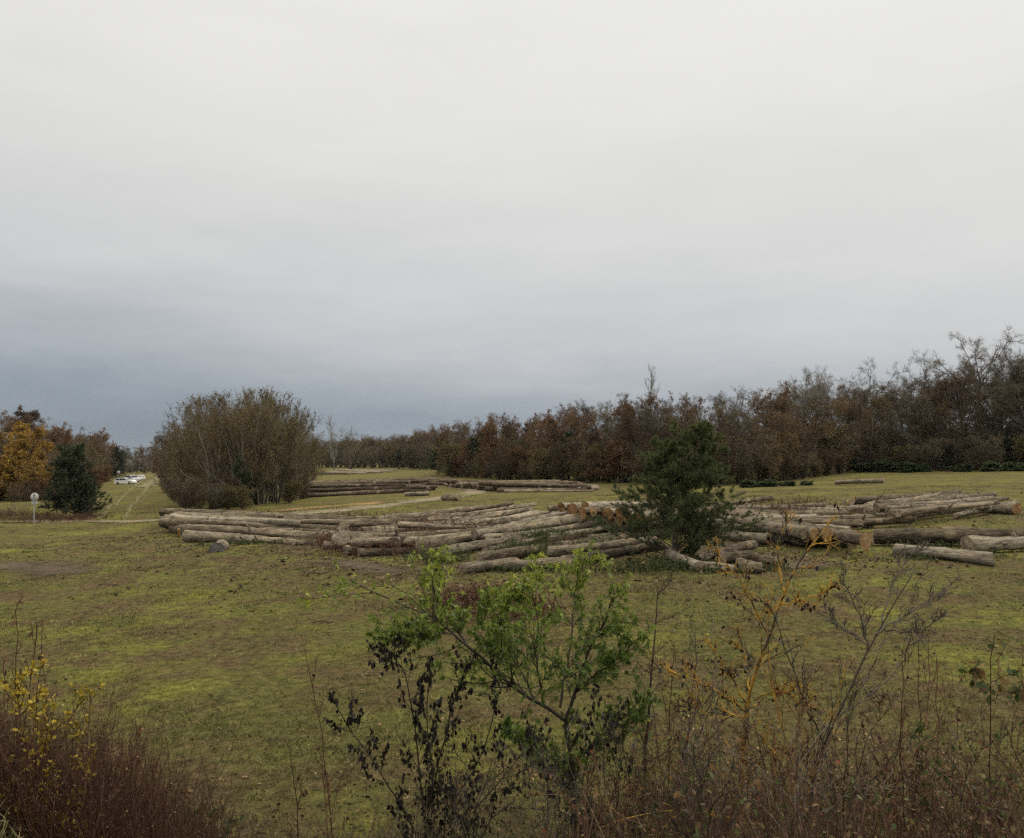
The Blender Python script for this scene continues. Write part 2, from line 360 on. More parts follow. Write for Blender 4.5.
def cut_mat(name, stops):
    t = MT(name); o = t.obj(); s = t.n.new('ShaderNodeSeparateXYZ'); t.l.new(o, s.inputs[0])
    rr = t.math('SQRT', t.math('ADD', t.math('MULTIPLY', s.outputs[1], s.outputs[1]), t.math('MULTIPLY', s.outputs[2], s.outputs[2])))
    ring = t.math('ADD', t.math('MULTIPLY', t.math('SINE', t.math('MULTIPLY', rr, 120.0)), .08), t.noise(t.obj((1, 1, 1)), 5, 5, .7))
    t.color(t.ramp(t.math('ADD', ring, t.math('MULTIPLY', t.math('SUBTRACT', t.rand(), .5), .3)), stops)); t.bump(t.noise(o, 25, 4), .5, .02); return t.m
CUT_O = cut_mat('cut_wood_orange', [(.25, (.07, .034, .014)), (.43, (.22, .115, .048)), (.58, (.38, .225, .105)), (.8, (.48, .35, .21))])
CUT_G = cut_mat('cut_wood_weathered', [(.25, (.06, .045, .032)), (.48, (.21, .165, .115)), (.66, (.34, .28, .205)), (.8, (.42, .37, .29))])
CUT_B = cut_mat('cut_wood_bluegrey', [(.25, (.03, .028, .028)), (.5, (.10, .092, .088)), (.7, (.19, .17, .155))])
def make_log(p0, p1, r0, r1, label, group, bark=None, cut0=None, cut1=None, name='log', point0=0.0, point1=0.0, cat='log', r=None, lumpy=.105):
    r = r or rng; p0 = np.asarray(p0, float); p1 = np.asarray(p1, float)
    ln = np.linalg.norm(p1 - p0); K = max(7, int(ln / .33) + 2); S = 18
    x = np.linspace(0, 1, K); a = np.arange(S) * 2 * math.pi / S
    ph = r.uniform(0, 6.28, 6)
    bend = r.normal(0, .012 * ln) * np.sin(x * math.pi); bend2 = r.normal(0, .006 * ln) * np.sin(x * 2 * math.pi)
    rad = r0 + (r1 - r0) * x
    rad = rad * (1 + .12 * np.exp(-x * ln * 1.4) + .04 * np.sin(x * 7 + ph[0]) + lumpy * .5 * r.normal(size=K))
    rr = rad[:, None] * (1 + lumpy * np.sin(2 * a[None] + ph[1] + x[:, None] * 3) + lumpy * .6 * np.sin(3 * a[None] + ph[2] - x[:, None] * 5) + r.normal(0, lumpy * .35, (K, S)))
    xx = np.repeat((x - .5)[:, None] * ln, S, 1)
    # cuts: oblique saw plane; 'point' draws the lower part of the end down to a tongue
    xx[0] += r.normal(0, .06) * np.cos(a) * 2 + r.normal(0, .008, S); xx[-1] += r.normal(0, .06) * np.cos(a) * 2 + r.normal(0, .008, S)
    sinA = np.sin(a)
    for e, pt, sg in ((0, point0, 1), (K - 1, point1, -1)):
        if pt:
            low = np.clip(-sinA, 0, 1); rr[e] = rad[e] * (1 + .75 * pt * low ** 4) * (1 - .25 * pt * np.clip(-sinA, 0, .75) ** 2 * np.abs(np.cos(a)))
            xx[e] = xx[e].mean() - sg * pt * rad[e] * .35 * sinA
    V = np.stack([xx, np.cos(a)[None] * rr + bend[:, None], np.sin(a)[None] * rr + bend2[:, None] * .3], -1)
    k = np.arange(K - 1)[:, None] * S; j = np.arange(S)[None]; j2 = (j + 1) % S
    q = np.stack([k + j, k + j2, k + S + j2, k + S + j], -1).reshape(-1, 4)
    for _ in range(r.integers(1, 5)):                                  # knots
        kx, ka = r.uniform(.1, .9), r.uniform(0, 6.28); da = np.abs((a - ka + math.pi) % (2 * math.pi) - math.pi)
        V[..., 1:] *= (1 + .22 * np.exp(-((x - kx) * ln / .22) ** 2)[:, None] * np.exp(-(da / .5) ** 2)[None])[..., None]
    mb = MB(); mb.add(V.reshape(-1, 3), q)
    if ln > 4:
        for _ in range(r.integers(0, 4)):                              # broken branch stubs
            kx, ka = r.uniform(.15, .9), r.uniform(-.5, 3.6); b_ = rad[min(K - 1, int(kx * K))]; dv = np.array([r.uniform(-.5, .9), math.cos(ka), math.sin(ka)]); dv /= np.linalg.norm(dv)
            c_ = np.array([(kx - .5) * ln, math.cos(ka) * b_ * .7, math.sin(ka) * b_ * .7]); l_ = b_ * .4 + r.uniform(.05, .28)
            mb.tubes(np.array([[c_, c_ + dv * l_ * .6, c_ + dv * l_, c_ + dv * (l_ + .004)]]), np.array([[.06, .05, .04, .001]]) * r.uniform(.7, 1.3), 7)
    o = mb.build(name, bark or BARKS[r.choice(3, p=[.5, .3, .2])])
    xa = unit(p1 - p0); ya = unit(np.cross(UP, xa)); za = np.cross(xa, ya)
    m = Matrix.Identity(4)
    for i in range(3): m[i][0] = xa[i]; m[i][1] = ya[i]; m[i][2] = za[i]; m[i][3] = (p0 + p1)[i] / 2
    o.matrix_world = m
    for e, cm, sg in ((0, cut0, -1), (K - 1, cut1, 1)):
        c = V[e].mean(0); rings = [V[e] * 1.0, c + (V[e] - c) * .6, c + (V[e] - c) * .25]
        for t_, g in enumerate(rings): g = g; rings[t_] = g + np.array([sg * (.004 + .02 * t_ * .3), 0, 0]) + (r.normal(0, .004, (S, 1)) * np.array([[1, 0, 0]]) if t_ else 0)
        vv = np.concatenate(rings + [(c + np.array([sg * .01, 0, 0]))[None]])
        f4 = np.concatenate([np.stack([t_ * S + np.arange(S), t_ * S + (np.arange(S) + 1) % S, (t_ + 1) * S + (np.arange(S) + 1) % S, (t_ + 1) * S + np.arange(S)], 1) for t_ in range(2)])
        f3 = np.stack([2 * S + np.arange(S), 2 * S + (np.arange(S) + 1) % S, np.full(S, 3 * S)], 1)
        mc = MB(); mc.add(vv, f4); mc.f3.append(f3)
        mc.build('cut_end', cm or CUT_G, o, smooth=False)
    return tag(o, label, cat, group)
ORD = ['nearest', 'second', 'third', 'fourth', 'fifth', 'sixth', 'seventh', 'eighth', 'ninth', 'tenth', 'eleventh', 'twelfth', 'thirteenth', 'fourteenth', 'fifteenth', 'sixteenth', 'seventeenth', 'eighteenth', 'nineteenth', 'twentieth', 'twenty first', 'twenty second', 'twenty third', 'twenty fourth', 'twenty fifth', 'twenty sixth', 'twenty seventh', 'twenty eighth']
def ordn(i, side): return (ORD[i] + ' ' if i == 0 else ORD[i] + ' nearest ') if side == 'near' else (['leftmost', 'second', 'third'] + ORD[3:])[i] + (' ' if i == 0 else ' from left ')
RS = .78
def fan(front, back, n, r0, r1, layers, what, group, barks=(0, 0, 0, 1, 1, 2), end0=None, end1=None, jit=.5, lift=0.0, pts=(0, 0), side='near', up_span=(.1, .9), bow=.15):
    """parallel logs laid side by side between a front log and a back log; upper layers rest in the hollows"""
    r0 *= RS * .86; r1 *= RS * .86; lift *= RS; n = int(round(n * 1.75))
    a0, a1 = (at(*p, r0 + lift) for p in front); b0, b1 = (at(*p, r0 + lift) for p in back)
    for ly in range(layers):
        m = n - ly * 1 if ly == 0 else max(2, int((n - ly) * (up_span[1] - up_span[0])))
        for i in range(m):
            t = (i / max(1, n - 1)) if ly == 0 else up_span[0] + (up_span[1] - up_span[0]) * (i + .5) / m
            q0 = a0 + (b0 - a0) * t; q1 = a1 + (b1 - a1) * t; ax = unit(q1 - q0); ln = np.linalg.norm(q1 - q0)
            s0 = r0 * rng.uniform(.62, 1.22); s1 = r1 * rng.uniform(.7, 1.2)
            sh = rng.normal(0, jit); q0 = q0 + ax * (sh + rng.normal(0, jit * .5)); q1 = q1 + ax * (sh + rng.normal(0, jit * .8))
            side_ = np.array([-ax[1], ax[0], 0]); q0 = q0 + side_ * rng.normal(0, .12 + .1 * ly); q1 = q1 + side_ * rng.normal(0, bow + .15 * ly)
            q0[2] = gz(q0[0], q0[1]) + lift + s0 * .92 + ly * (r0 * 1.55); q1[2] = gz(q1[0], q1[1]) + lift * .6 + s1 * .92 + ly * ((r0 + r1) * .62)
            if rng.random() < .45:
                if rng.random() < .5: q0[2] += rng.uniform(.08, .34)
                else: q1[2] += rng.uniform(.08, .34)
            lab = '%slog of the %s %s' % (ordn(i, side), 'upper layer of' if ly else 'bottom layer of', what)
            lab = lab.replace('of the upper layer of', 'in the upper layer of').replace('of the bottom layer of', 'in the bottom layer of')
            make_log(q0, q1, s0, s1, lab, group, bark=BARKS[rng.choice(barks)], cut0=end0, cut1=end1, point0=pts[0] * rng.uniform(.3, 1.3), point1=pts[1] * rng.uniform(.3, 1.3))
GA = 'felled logs stacked at the left'; GB = 'felled logs spread in the middle'; GC = 'log stack with pointed orange butts'; GD = 'felled logs right of the pine'; GE = 'felled logs at the right rear'; GF = 'distant log piles'
def one(p0, p1, z0, z1, r0, r1, label, group, **k):
    z0 *= RS; z1 *= RS; r0 *= RS; r1 *= RS
    return make_log(at(*p0, z0), at(*p1, z1), r0, r1, label, group, **k)
# left stack
one((187, 536), (318, 543.5), .36, .17, .37, .16, 'long grey front log of left stack, tapering right towards the weeds', GA, bark=BARKS[0], point0=.4)
one((177, 529), (352, 536), .38, .25, .33, .2, 'brown second log just behind the front log of left stack', GA, bark=BARKS[1])
fan([(180, 527), (345, 531)], [(172, 521), (395, 519.5)], 7, .36, .22, 2, 'left stack', GA, jit=.5)
one((172, 521), (262, 526), .98, .55, .33, .18, 'mossy log lying on top of left stack, nearest its front', GA, bark=BARKS[1])
one((170, 517.5), (300, 523), .98, .7, .31, .2, 'pale log lying on top of left stack, middle one', GA, bark=BARKS[2])
one((178, 515), (285, 517), .98, .8, .3, .2, 'grey log lying on top of left stack, farthest back', GA, bark=BARKS[0])
# a broken stake of pale wood against the butts
make_log(at(179, 537, .05), at(178.5, 529, .55), .07, .05, 'pale split stake leaning against butts of left stack', None, bark=CUT_O, cut0=CUT_O, cut1=CUT_O, name='wooden_stake', cat='stake')
# stump
make_log(at(217, 549.5, .22), at(223, 545.5, .24), .27, .25, 'short grey log round lying on the grass before left stack', None, bark=BARKS[0], cut1=CUT_B, cut0=CUT_B, name='log_round', cat='log round', lumpy=.03)
# middle spread
fan([(348, 553), (448, 549)], [(338, 522), (455, 511)], 14, .28, .2, 1, 'the middle spread, left part', GB, jit=.7, bow=.5)
fan([(360, 545), (480, 535)], [(385, 517), (500, 505)], 9, .26, .17, 1, 'middle spread, resting on others', GB, jit=.9, lift=.5, bow=.5)
fan([(470, 553), (588, 530)], [(425, 516), (520, 505)], 14, .27, .19, 1, 'the middle spread, right part', GB, jit=.6, bow=.4)
one((418, 545), (592, 517), .55, .85, .34, .3, 'big long log crossing the middle spread with its end raised', GB, bark=BARKS[0], cut1=CUT_G)
one((474, 535), (572, 514), .8, .9, .28, .22, 'pale log on the middle spread behind the big long one', GB, bark=BARKS[2])
one((486, 541), (608, 522), .4, .6, .27, .22, 'grey log right before the big long one in middle spread', GB, bark=BARKS[2])
one((400, 541), (560, 522), .75, .75, .25, .18, 'slim brown log lying over the middle spread', GB, bark=BARKS[1])
one((462, 569), (514, 563), .26, .24, .27, .24, 'pale short log at the very front of middle spread', GB, bark=BARKS[2], cut0=CUT_G)
one((504, 566), (572, 562), .24, .22, .25, .2, 'grey log butting onto the pale front one of middle spread', GB, bark=BARKS[0])
one((478, 559.5), (540, 549.5), .28, .28, .29, .24, 'brown log among weeds behind the pale front one', GB, bark=BARKS[1])
one((548, 552), (655, 541), .55, .5, .28, .22, 'long grey log reaching under the young pine, upper one', GB, bark=BARKS[0])
one((566, 562), (662, 546), .27, .27, .29, .22, 'long brown log reaching under the young pine, front one', GB, bark=BARKS[1])
one((548, 538), (612, 528), .3, .35, .26, .22, 'pale log lying before the orange butts', GB, bark=BARKS[2])
one((590, 540), (660, 533), .3, .3, .27, .22, 'grey log just left of the young pine trunk', GB, bark=BARKS[0])
one((560, 547), (640, 536), .28, .3, .26, .2, 'slim grey log between weeds and young pine', GB, bark=BARKS[0])
# stack with pointed butts, centre
for i in range(13):
    p = at(562 + i * 6.8, 505.5 + i * .95, 1.22); d = unit(np.array([.55, .83, 0])); r_ = rng.uniform(.16, .215)
    q = p + d * rng.uniform(8, 10); p = p + d * rng.normal(0, .3); q[2] = .8 + rng.normal(0, .05); p[2] += rng.normal(0, .06)
    make_log(p, q, r_, .16, '%slog of the top row of the butt stack left of the pine' % ordn(i, 'left'), GC, cut0=CUT_O, point0=rng.uniform(.6, 1.3))
for i in range(11):
    p = at(563 + i * 7.6, 511.5 + i * 1.1, .85) + unit(np.array([.55, .83, 0])) * rng.uniform(.1, .9); q = p + unit(np.array([.55, .83, 0])) * 8; q[2] = .5; p[2] = .80 + rng.normal(0, .06)
    make_log(p, q, rng.uniform(.17, .22), .16, '%slog under the top row of the butt stack' % ordn(i, 'left'), GC, cut0=CUT_O if i % 2 else CUT_G, point0=rng.uniform(.5, 1.2))
one((548, 508.5), (563, 507.5), .3, .3, .3, .28, 'short log section lying just left of the butt stack', GC, cut0=CUT_G)
# right of the pine
fan([(722, 531), (842, 535)], [(727, 512), (838, 509)], 9, .31, .22, 2, 'the right stack beside the pine', GD, jit=.8, end1=CUT_G)
for i, (bx, by) in enumerate([(806, 533), (815, 533.5), (827, 534), (842, 533.5), (856, 536.5), (866, 539.5)]):
    e0 = at(bx, by, .62); d = unit(np.array([-.12, 1, 0])); far_ = e0 + d * rng.uniform(7.5, 9.5); far_[2] = .5
    make_log(e0, far_, rng.uniform(.19, .235), .17, '%sof the orange pointed butts in front row of right stack' % ordn(i, 'left').replace('leftmost ', 'leftmost one '), GD, cut0=CUT_O if i % 3 else CUT_G, point0=rng.uniform(.5, 1.2), bark=BARKS[i % 2])
for i in range(5):
    e0 = at(812 + i * 13, 541 + i * .8, .25); d = unit(np.array([-.12, 1, 0])); e0 = e0 + d * .8; far_ = e0 + d * 8.0; far_[2] = .22
    make_log(e0, far_, .25, .18, '%slog beneath the pointed butts of right stack' % ordn(i, 'left'), GD, cut0=CUT_G)
one((769, 539), (722, 535), .3, .25, .28, .22, 'pale log with bright orange end just right of pine', GD, cut0=CUT_O, bark=BARKS[2])
one((874, 536.5), (962, 535.5), .46, .44, .37, .33, 'thick long log with dark end running right from the butts', GD, cut0=CUT_B, cut1=CUT_G, bark=BARKS[0])
one((940, 535), (1085, 538), .44, .4, .36, .28, 'thick log continuing past the right edge of view', GD, cut0=CUT_O, bark=BARKS[1])
one((968, 545), (1090, 541), .36, .34, .34, .28, 'grey log lying before the thick pair at the right edge', GD, bark=BARKS[2])
one((897, 549), (993, 560), .25, .28, .24, .33, 'single grey log lying apart on the grass, nearest of the right stack', GD, bark=BARKS[2], cut1=CUT_B)
one((800, 526), (910, 520), .3, .3, .27, .22, 'log ending in the grass behind thick right log, front of two', GD, bark=BARKS[0])
one((790, 521), (914, 516.5), .32, .3, .26, .2, 'log ending in the grass behind thick right log, rear of two', GD, bark=BARKS[1])
one((700, 507), (772, 498), .3, .3, .28, .2, 'dark log poking out behind the pine at right', GD, bark=BARKS[1])
# right rear
fan([(895, 517), (1004, 503)], [(852, 507), (945, 496)], 8, .3, .22, 2, 'the right rear pile', GE, jit=1.0)
fan([(905, 511), (1000, 500.5)], [(880, 504), (962, 495)], 4, .28, .2, 1, 'right rear pile, lying on top', GE, jit=.8, lift=.75)
one((955, 516), (1016, 503.5), .24, .34, .18, .26, 'slim pale log slanting in front of right rear pile', GE, bark=BARKS[2])
one((1017, 508.5), (985, 507), .38, .36, .40, .36, 'thick log with orange round end at right rear pile', GE, cut0=CUT_O, bark=BARKS[0])
one((868, 508), (935, 496.5), .5, .75, .3, .28, 'big bent log on the left of right rear pile', GE, bark=BARKS[1])
# distant
fan([(298, 496), (427, 490)], [(335, 486), (430, 482)], 9, .4, .3, 3, 'the far dark pile behind the thicket', GF, barks=(3,), jit=1.2)
one((405, 494.5), (429, 493.5), .3, .3, .3, .3, 'short pale log before the far dark pile', GF, bark=BARKS[2])
one((444, 497.5), (459, 497.5), .36, .36, .38, .36, 'short dark log with orange end beside the dirt track', GF, cut0=CUT_O, bark=BARKS[1])
fan([(505, 490.5), (592, 490)], [(432, 483.5), (560, 483)], 12, .36, .25, 2, 'the far butt row', GF, barks=(1, 3, 3), end0=CUT_O, jit=.5, pts=(.6, 0), up_span=(.05, .8))
one((578, 489.5), (597, 487.5), .32, .4, .3, .42, 'short log with pale round end right of far butt row', GF, cut1=CUT_O)
fan([(318, 473.2), (352, 473)], [(350, 470.6), (396, 470.6)], 6, .45, .35, 1, 'thin pile at far end of clearing', GF, jit=1.2, lift=.3)
one((835, 482.5), (884, 480.5), .3, .3, .28, .25, 'lone log lying far right before the wood edge', GF, bark=BARKS[2])
# broken pieces by the pine
for i, (p0, p1, z, r_, lab) in enumerate([((692, 566), (735, 569), .2, .2, 'flat pale offcut lying in front of pine foot'), ((737, 566), (762, 568), .26, .27, 'dark blocky offcut at right of the flat pale one'),
        ((745, 556), (784, 564), .24, .22, 'brown offcut rightmost of the pieces by the pine'), ((706, 553), (752, 545), .5, .24, 'grey log piece resting on the offcuts by pine'),
        ((722, 557), (748, 556), .35, .27, 'thick grey piece in middle of offcuts by pine'), ((668, 552), (700, 566), .3, .22, 'offcut leaning half hidden under pine branches')]):
    make_log(at(*p0, z), at(*p1, z * .85), r_ * .8, r_ * .7, lab, 'offcuts by the pine', bark=[BARKS[2], BARKS[1], BARKS[1], BARKS[0], BARKS[0], BARKS[2]][i], name='wood_offcut', cat='wood piece', lumpy=.06)

# ------------------------------------------------------------------ trees
BARK_T = twig_mat('tree_bark', [(.2, (.03, .022, .015)), (.6, (.095, .074, .052)), (.9, (.20, .165, .125))])
BARK_P = twig_mat('pale_bark', [(.2, (.09, .08, .065)), (.6, (.18, .165, .14)), (.9, (.27, .25, .22))])
TW_BROWN = twig_mat('twigs_brown', [(.15, (.026, .016, .009)), (.5, (.088, .056, .030)), (.9, (.20, .14, .082))])
TW_GREY = twig_mat('twigs_grey', [(.15, (.032, .025, .016)), (.5, (.100, .080, .052)), (.9, (.22, .185, .13))])
TW_PALE = twig_mat('twigs_pale', [(.15, (.11, .10, .08)), (.5, (.2, .185, .155)), (.9, (.3, .28, .24))])
LV_RUST = leaf_mat('leaves_rust', [(.0, (.04, .020, .010)), (.5, (.135, .062, .027)), (.9, (.22, .11, .045)), (1, (.30, .16, .06))])
LV_BROWN = leaf_mat('leaves_brown', [(.0, (.035, .022, .012)), (.5, (.11, .070, .034)), (.9, (.18, .12, .058)), (1, (.26, .18, .07))])
LV_OLIVE = leaf_mat('leaves_olive', [(.0, (.028, .028, .010)), (.5, (.11, .092, .030)), (.9, (.20, .155, .045)), (1, (.28, .20, .05))])
LV_YELLOW = leaf_mat('leaves_yellow', [(.0, (.06, .036, .012)), (.35, (.17, .10, .02)), (.8, (.34, .20, .03)), (1, (.46, .30, .05))])
LV_RED = leaf_mat('leaves_dark_red', [(.0, (.03, .016, .012)), (.5, (.075, .040, .028)), (1, (.14, .075, .048))])
LV_GREEN = leaf_mat('leaves_dark_green', [(.0, (.010, .016, .008)), (.5, (.024, .038, .016)), (1, (.055, .075, .03))])
LV_IVY = leaf_mat('leaves_bramble', [(.0, (.015, .025, .010)), (.5, (.04, .062, .02)), (1, (.08, .11, .035))])
LV_LIME = leaf_mat('leaves_yellow_green', [(.0, (.045, .045, .014)), (.5, (.10, .095, .028)), (1, (.19, .17, .045))])
def proto_tree(seed, H, kind):
    """returns (trunk mesh, twig mesh, leaf mesh or None), all about H metres tall"""
    r = np.random.default_rng(seed); tr = MB(); tw = MB(); lv = MB()
    if kind in ('bare', 'oak', 'rust', 'yellow', 'red', 'brown'):
        P, RD = stems(r, 1, H * .80, .05, 9, .09, H * (.015 if kind != 'oak' else .021), .01)
        tr.tubes(P, RD, 8)
        P1, R1 = kids(r, P, RD, 18, .10 if kind != 'oak' else .28, .98, .95 if kind == 'oak' else .8, .62 if kind == 'oak' else .5, 7, .17, .07, .52, .02, .35)
        tr.tubes(P1, R1, 5)
        P2, R2 = kids(r, P1, R1, 8, .15, 1, .8, .5, 6, .2, .06, .5, .012 if kind != 'oak' else .028, .45); tr.tubes(P2, R2, 4)
        P3, R3 = kids(r, P2, R2, 7, .1, 1, .8, .55, 5, .2, .05, .5, .009 if kind != 'oak' else .016, .4); tw.tubes(P3, R3, 3)
        P4, R4 = kids(r, P3, R3, 5 if kind in ('bare', 'oak') else 4, .1, 1, .75, .65, 4, .2, .04, .6, .0075, .3, minlen=.25); tw.tubes(P4, R4, 3)
        if kind in ('bare', 'oak'): P5, R5 = kids(r, P4, R4, 2, .2, 1, .6, .8, 3, .15, .04, .7, .0065, .3, minlen=.25); tw.tubes(P5, R5, 3)
        nl = {'oak': .07, 'bare': 0, 'rust': 2.0, 'yellow': 6, 'red': 3, 'brown': 1.3}[kind]
        if nl:
            pos, tg = along(r, P4, max(1, math.ceil(nl)))
            keep = r.random(len(pos)) < nl / math.ceil(nl); pos = pos[keep] + r.normal(0, .05, (keep.sum(), 3))
            cl = np.sin(pos[:, 0] * 1.1 + seed) * np.sin(pos[:, 1] * 1.3) * np.sin(pos[:, 2] * 1.2 + 1)
            if nl < 1.5: pos = pos[cl > -.2]; cl = cl[cl > -.2]
            lv.cards(pos, r.uniform(.07, .16, len(pos)), CARD, CARD_F, np.clip(r.random(len(pos)) * .75 + .2 + .25 * cl, 0, 1), np.array([0, 0, -.5]), r)
    elif kind in ('scrub', 'scrubleaf', 'lime', 'tall_scrub'):
        ns = {'scrub': 13, 'scrubleaf': 12, 'lime': 10, 'tall_scrub': 8}[kind]
        P, RD = stems(r, ns, H * .86, .36 if kind != 'tall_scrub' else .2, 9, .10, H * .009, H * .06, .02); tr.tubes(P, RD, 6)
        P1, R1 = kids(r, P, RD, 11, .04, 1, .7, .42, 6, .16, .10, .5, .012, .45); tr.tubes(P1, R1, 4)
        P2, R2 = kids(r, P1, R1, 7, .1, 1, .65, .55, 5, .17, .09, .5, .009, .4); tw.tubes(P2, R2, 3)
        P3, R3 = kids(r, P2, R2, 7, .1, 1, .65, .65, 4, .18, .08, .6, .0065, .3, minlen=.25); tw.tubes(P3, R3, 3)
        nl = {'scrub': .15, 'scrubleaf': 1.6, 'lime': 2.5, 'tall_scrub': 1.2}[kind]
        pos, tg = along(r, P3, max(1, math.ceil(nl))); pos = pos[r.random(len(pos)) < nl / math.ceil(nl)]
        lv.cards(pos, r.uniform(.06, .13, len(pos)), CARD, CARD_F, None, np.array([0, 0, -.3]), r)
    elif kind == 'poplar':
        P, RD = stems(r, 1, H * .97, .02, 10, .03, H * .012, .01); tr.tubes(P, RD, 6)
        P1, R1 = kids(r, P, RD, 60, .15, .99, .6, .34, 6, .09, .16, .45, .012, .75); tw.tubes(P1, R1, 4)
        P2, R2 = kids(r, P1, R1, 7, .15, 1, .4, .5, 5, .1, .12, .5, .008, .4); tw.tubes(P2, R2, 3)
        P3, R3 = kids(r, P2, R2, 4, .1, 1, .45, .6, 4, .12, .1, .6, .007, .3, minlen=.25); tw.tubes(P3, R3, 3)
    elif kind in ('evergreen', 'ivy'):
        P, RD = stems(r, 1 if kind == 'evergreen' else 4, H * .9, .05 if kind == 'evergreen' else .3, 8, .08, H * .016, .05); tr.tubes(P, RD, 6)
        P1, R1 = kids(r, P, RD, 26, .05, 1, 1.15, .42, 6, .15, .05, .4, .014, .62); tw.tubes(P1, R1, 4)
        P2, R2 = kids(r, P1, R1, 8, .15, 1, .7, .45, 5, .2, .04, .5, .009, .4); tw.tubes(P2, R2, 3)
        pos, tg = along(r, P2, 16, 0); pos = pos + r.normal(0, .12, pos.shape)
        lv.cards(pos, r.uniform(.14, .28, len(pos)), CARD, CARD_F, None, np.array([0, 0, .1]), r)
    zmax = max(np.concatenate(b.v)[:, 2].max() for b in (tr, tw, lv) if b.n); s = H / zmax
    for b in (tr, tw, lv): b.v = [v * s for v in b.v]
    return tr, tw, lv
PROTO = {}
def proto(key, seed, H, kind, bark, twig, leaf):
    tr, tw, lv = proto_tree(seed, H, kind)
    PROTO[key] = (H, tr.mesh('trunk', bark), tw.mesh('crown', twig), lv.mesh('leaves', leaf) if lv.n else None)
proto('oak', 1, 16, 'oak', BARK_T, TW_GREY, LV_BROWN); proto('oak2', 2, 16, 'oak', BARK_T, TW_GREY, LV_RUST)
proto('bare', 3, 13, 'bare', BARK_T, TW_BROWN, None); proto('bare2', 4, 13, 'bare', BARK_T, TW_GREY, None)
proto('rust', 5, 13, 'rust', BARK_T, TW_BROWN, LV_RUST); proto('brown', 6, 13, 'brown', BARK_T, TW_BROWN, LV_BROWN); proto('brown2', 16, 13, 'brown', BARK_T, TW_GREY, LV_RUST)
proto('yellow', 7, 10, 'yellow', BARK_T, TW_BROWN, LV_YELLOW); proto('red', 8, 12, 'red', BARK_T, TW_BROWN, LV_RED)
proto('scrub', 9, 6, 'scrub', BARK_T, TW_BROWN, LV_BROWN); proto('scrub2', 10, 6, 'scrub', BARK_T, TW_GREY, LV_OLIVE); proto('olive', 11, 6, 'scrubleaf', BARK_T, TW_BROWN, LV_OLIVE)
proto('lime', 12, 6, 'lime', BARK_T, TW_BROWN, LV_LIME); LV_GOLD = leaf_mat('leaves_olive_gold', [(.0, (.035, .028, .012)), (.5, (.115, .082, .034)), (.9, (.19, .135, .05)), (1, (.27, .17, .055))])
proto('tall', 13, 11, 'tall_scrub', BARK_P, TW_BROWN, LV_GOLD); proto('tall2', 14, 11, 'tall_scrub', BARK_T, TW_GREY, LV_OLIVE)
proto('poplar', 15, 15, 'poplar', BARK_P, TW_PALE, None); proto('green', 17, 7, 'evergreen', BARK_T, TW_BROWN, LV_GREEN); proto('ivy', 18, 3, 'ivy', BARK_T, TW_BROWN, LV_IVY)
proto('pale', 19, 14, 'oak', BARK_P, TW_PALE, LV_BROWN); proto('goldscrub', 22, 5, 'lime', BARK_T, TW_BROWN, LV_YELLOW); proto('rustscrub', 20, 6, 'scrubleaf', BARK_T, TW_BROWN, LV_RUST)
NAMES = {'oak': ('oak_tree', 'tree'), 'oak2': ('oak_tree', 'tree'), 'bare': ('bare_tree', 'tree'), 'bare2': ('bare_tree', 'tree'), 'rust': ('autumn_oak', 'tree'), 'brown': ('autumn_oak', 'tree'), 'brown2': ('autumn_oak', 'tree'),
         'yellow': ('yellow_tree', 'tree'), 'red': ('red_tree', 'tree'), 'scrub': ('bare_shrub', 'shrub'), 'scrub2': ('bare_shrub', 'shrub'), 'olive': ('leafy_shrub', 'shrub'), 'lime': ('leafy_shrub', 'shrub'),
         'tall': ('multi_stem_tree', 'tree'), 'tall2': ('multi_stem_tree', 'tree'), 'poplar': ('poplar_tree', 'tree'), 'green': ('evergreen_shrub', 'shrub'), 'ivy': ('bramble_bush', 'bush'), 'pale': ('bare_tree', 'tree'), 'rustscrub': ('leafy_shrub', 'shrub'), 'goldscrub': ('leafy_shrub', 'shrub')}
LOOK = {'oak': 'spreading leafless oak', 'oak2': 'oak with few brown leaves', 'bare': 'leafless brown tree', 'bare2': 'leafless grey tree', 'rust': 'rust leaved oak', 'brown': 'thin brown leaved oak', 'brown2': 'russet tree with thin leaves',
        'yellow': 'golden yellow tree', 'red': 'dark red leaved tree', 'scrub': 'leafless brown shrub', 'scrub2': 'leafless grey shrub', 'olive': 'olive leaved shrub', 'lime': 'yellow green shrub',
        'tall': 'brown multi stemmed tree', 'tall2': 'grey multi stemmed tree', 'poplar': 'slim pale poplar', 'green': 'dark evergreen bush', 'ivy': 'low green bramble', 'pale': 'pale barked bare tree', 'rustscrub': 'rusty brown shrub', 'goldscrub': 'golden leaved shrub'}
PEND = []
def tree(key, x, y, H, where, group, width=1.0, label=None, px=None):
    H0, a, b, c = PROTO[key]; nm, cat = NAMES[key]
    o = empty(nm, (x, y, float(gz(x, y))), label, cat, group)
    s = H / H0; o.scale = (s * width, s * width, s); o.rotation_euler = (0, 0, rng.uniform(0, 6.28))
    link('trunk', a, o); link('crown', b, o)
    if c: link('leaves', c, o)
    if not label: PEND.append((o, key, where, x / y))
    return o
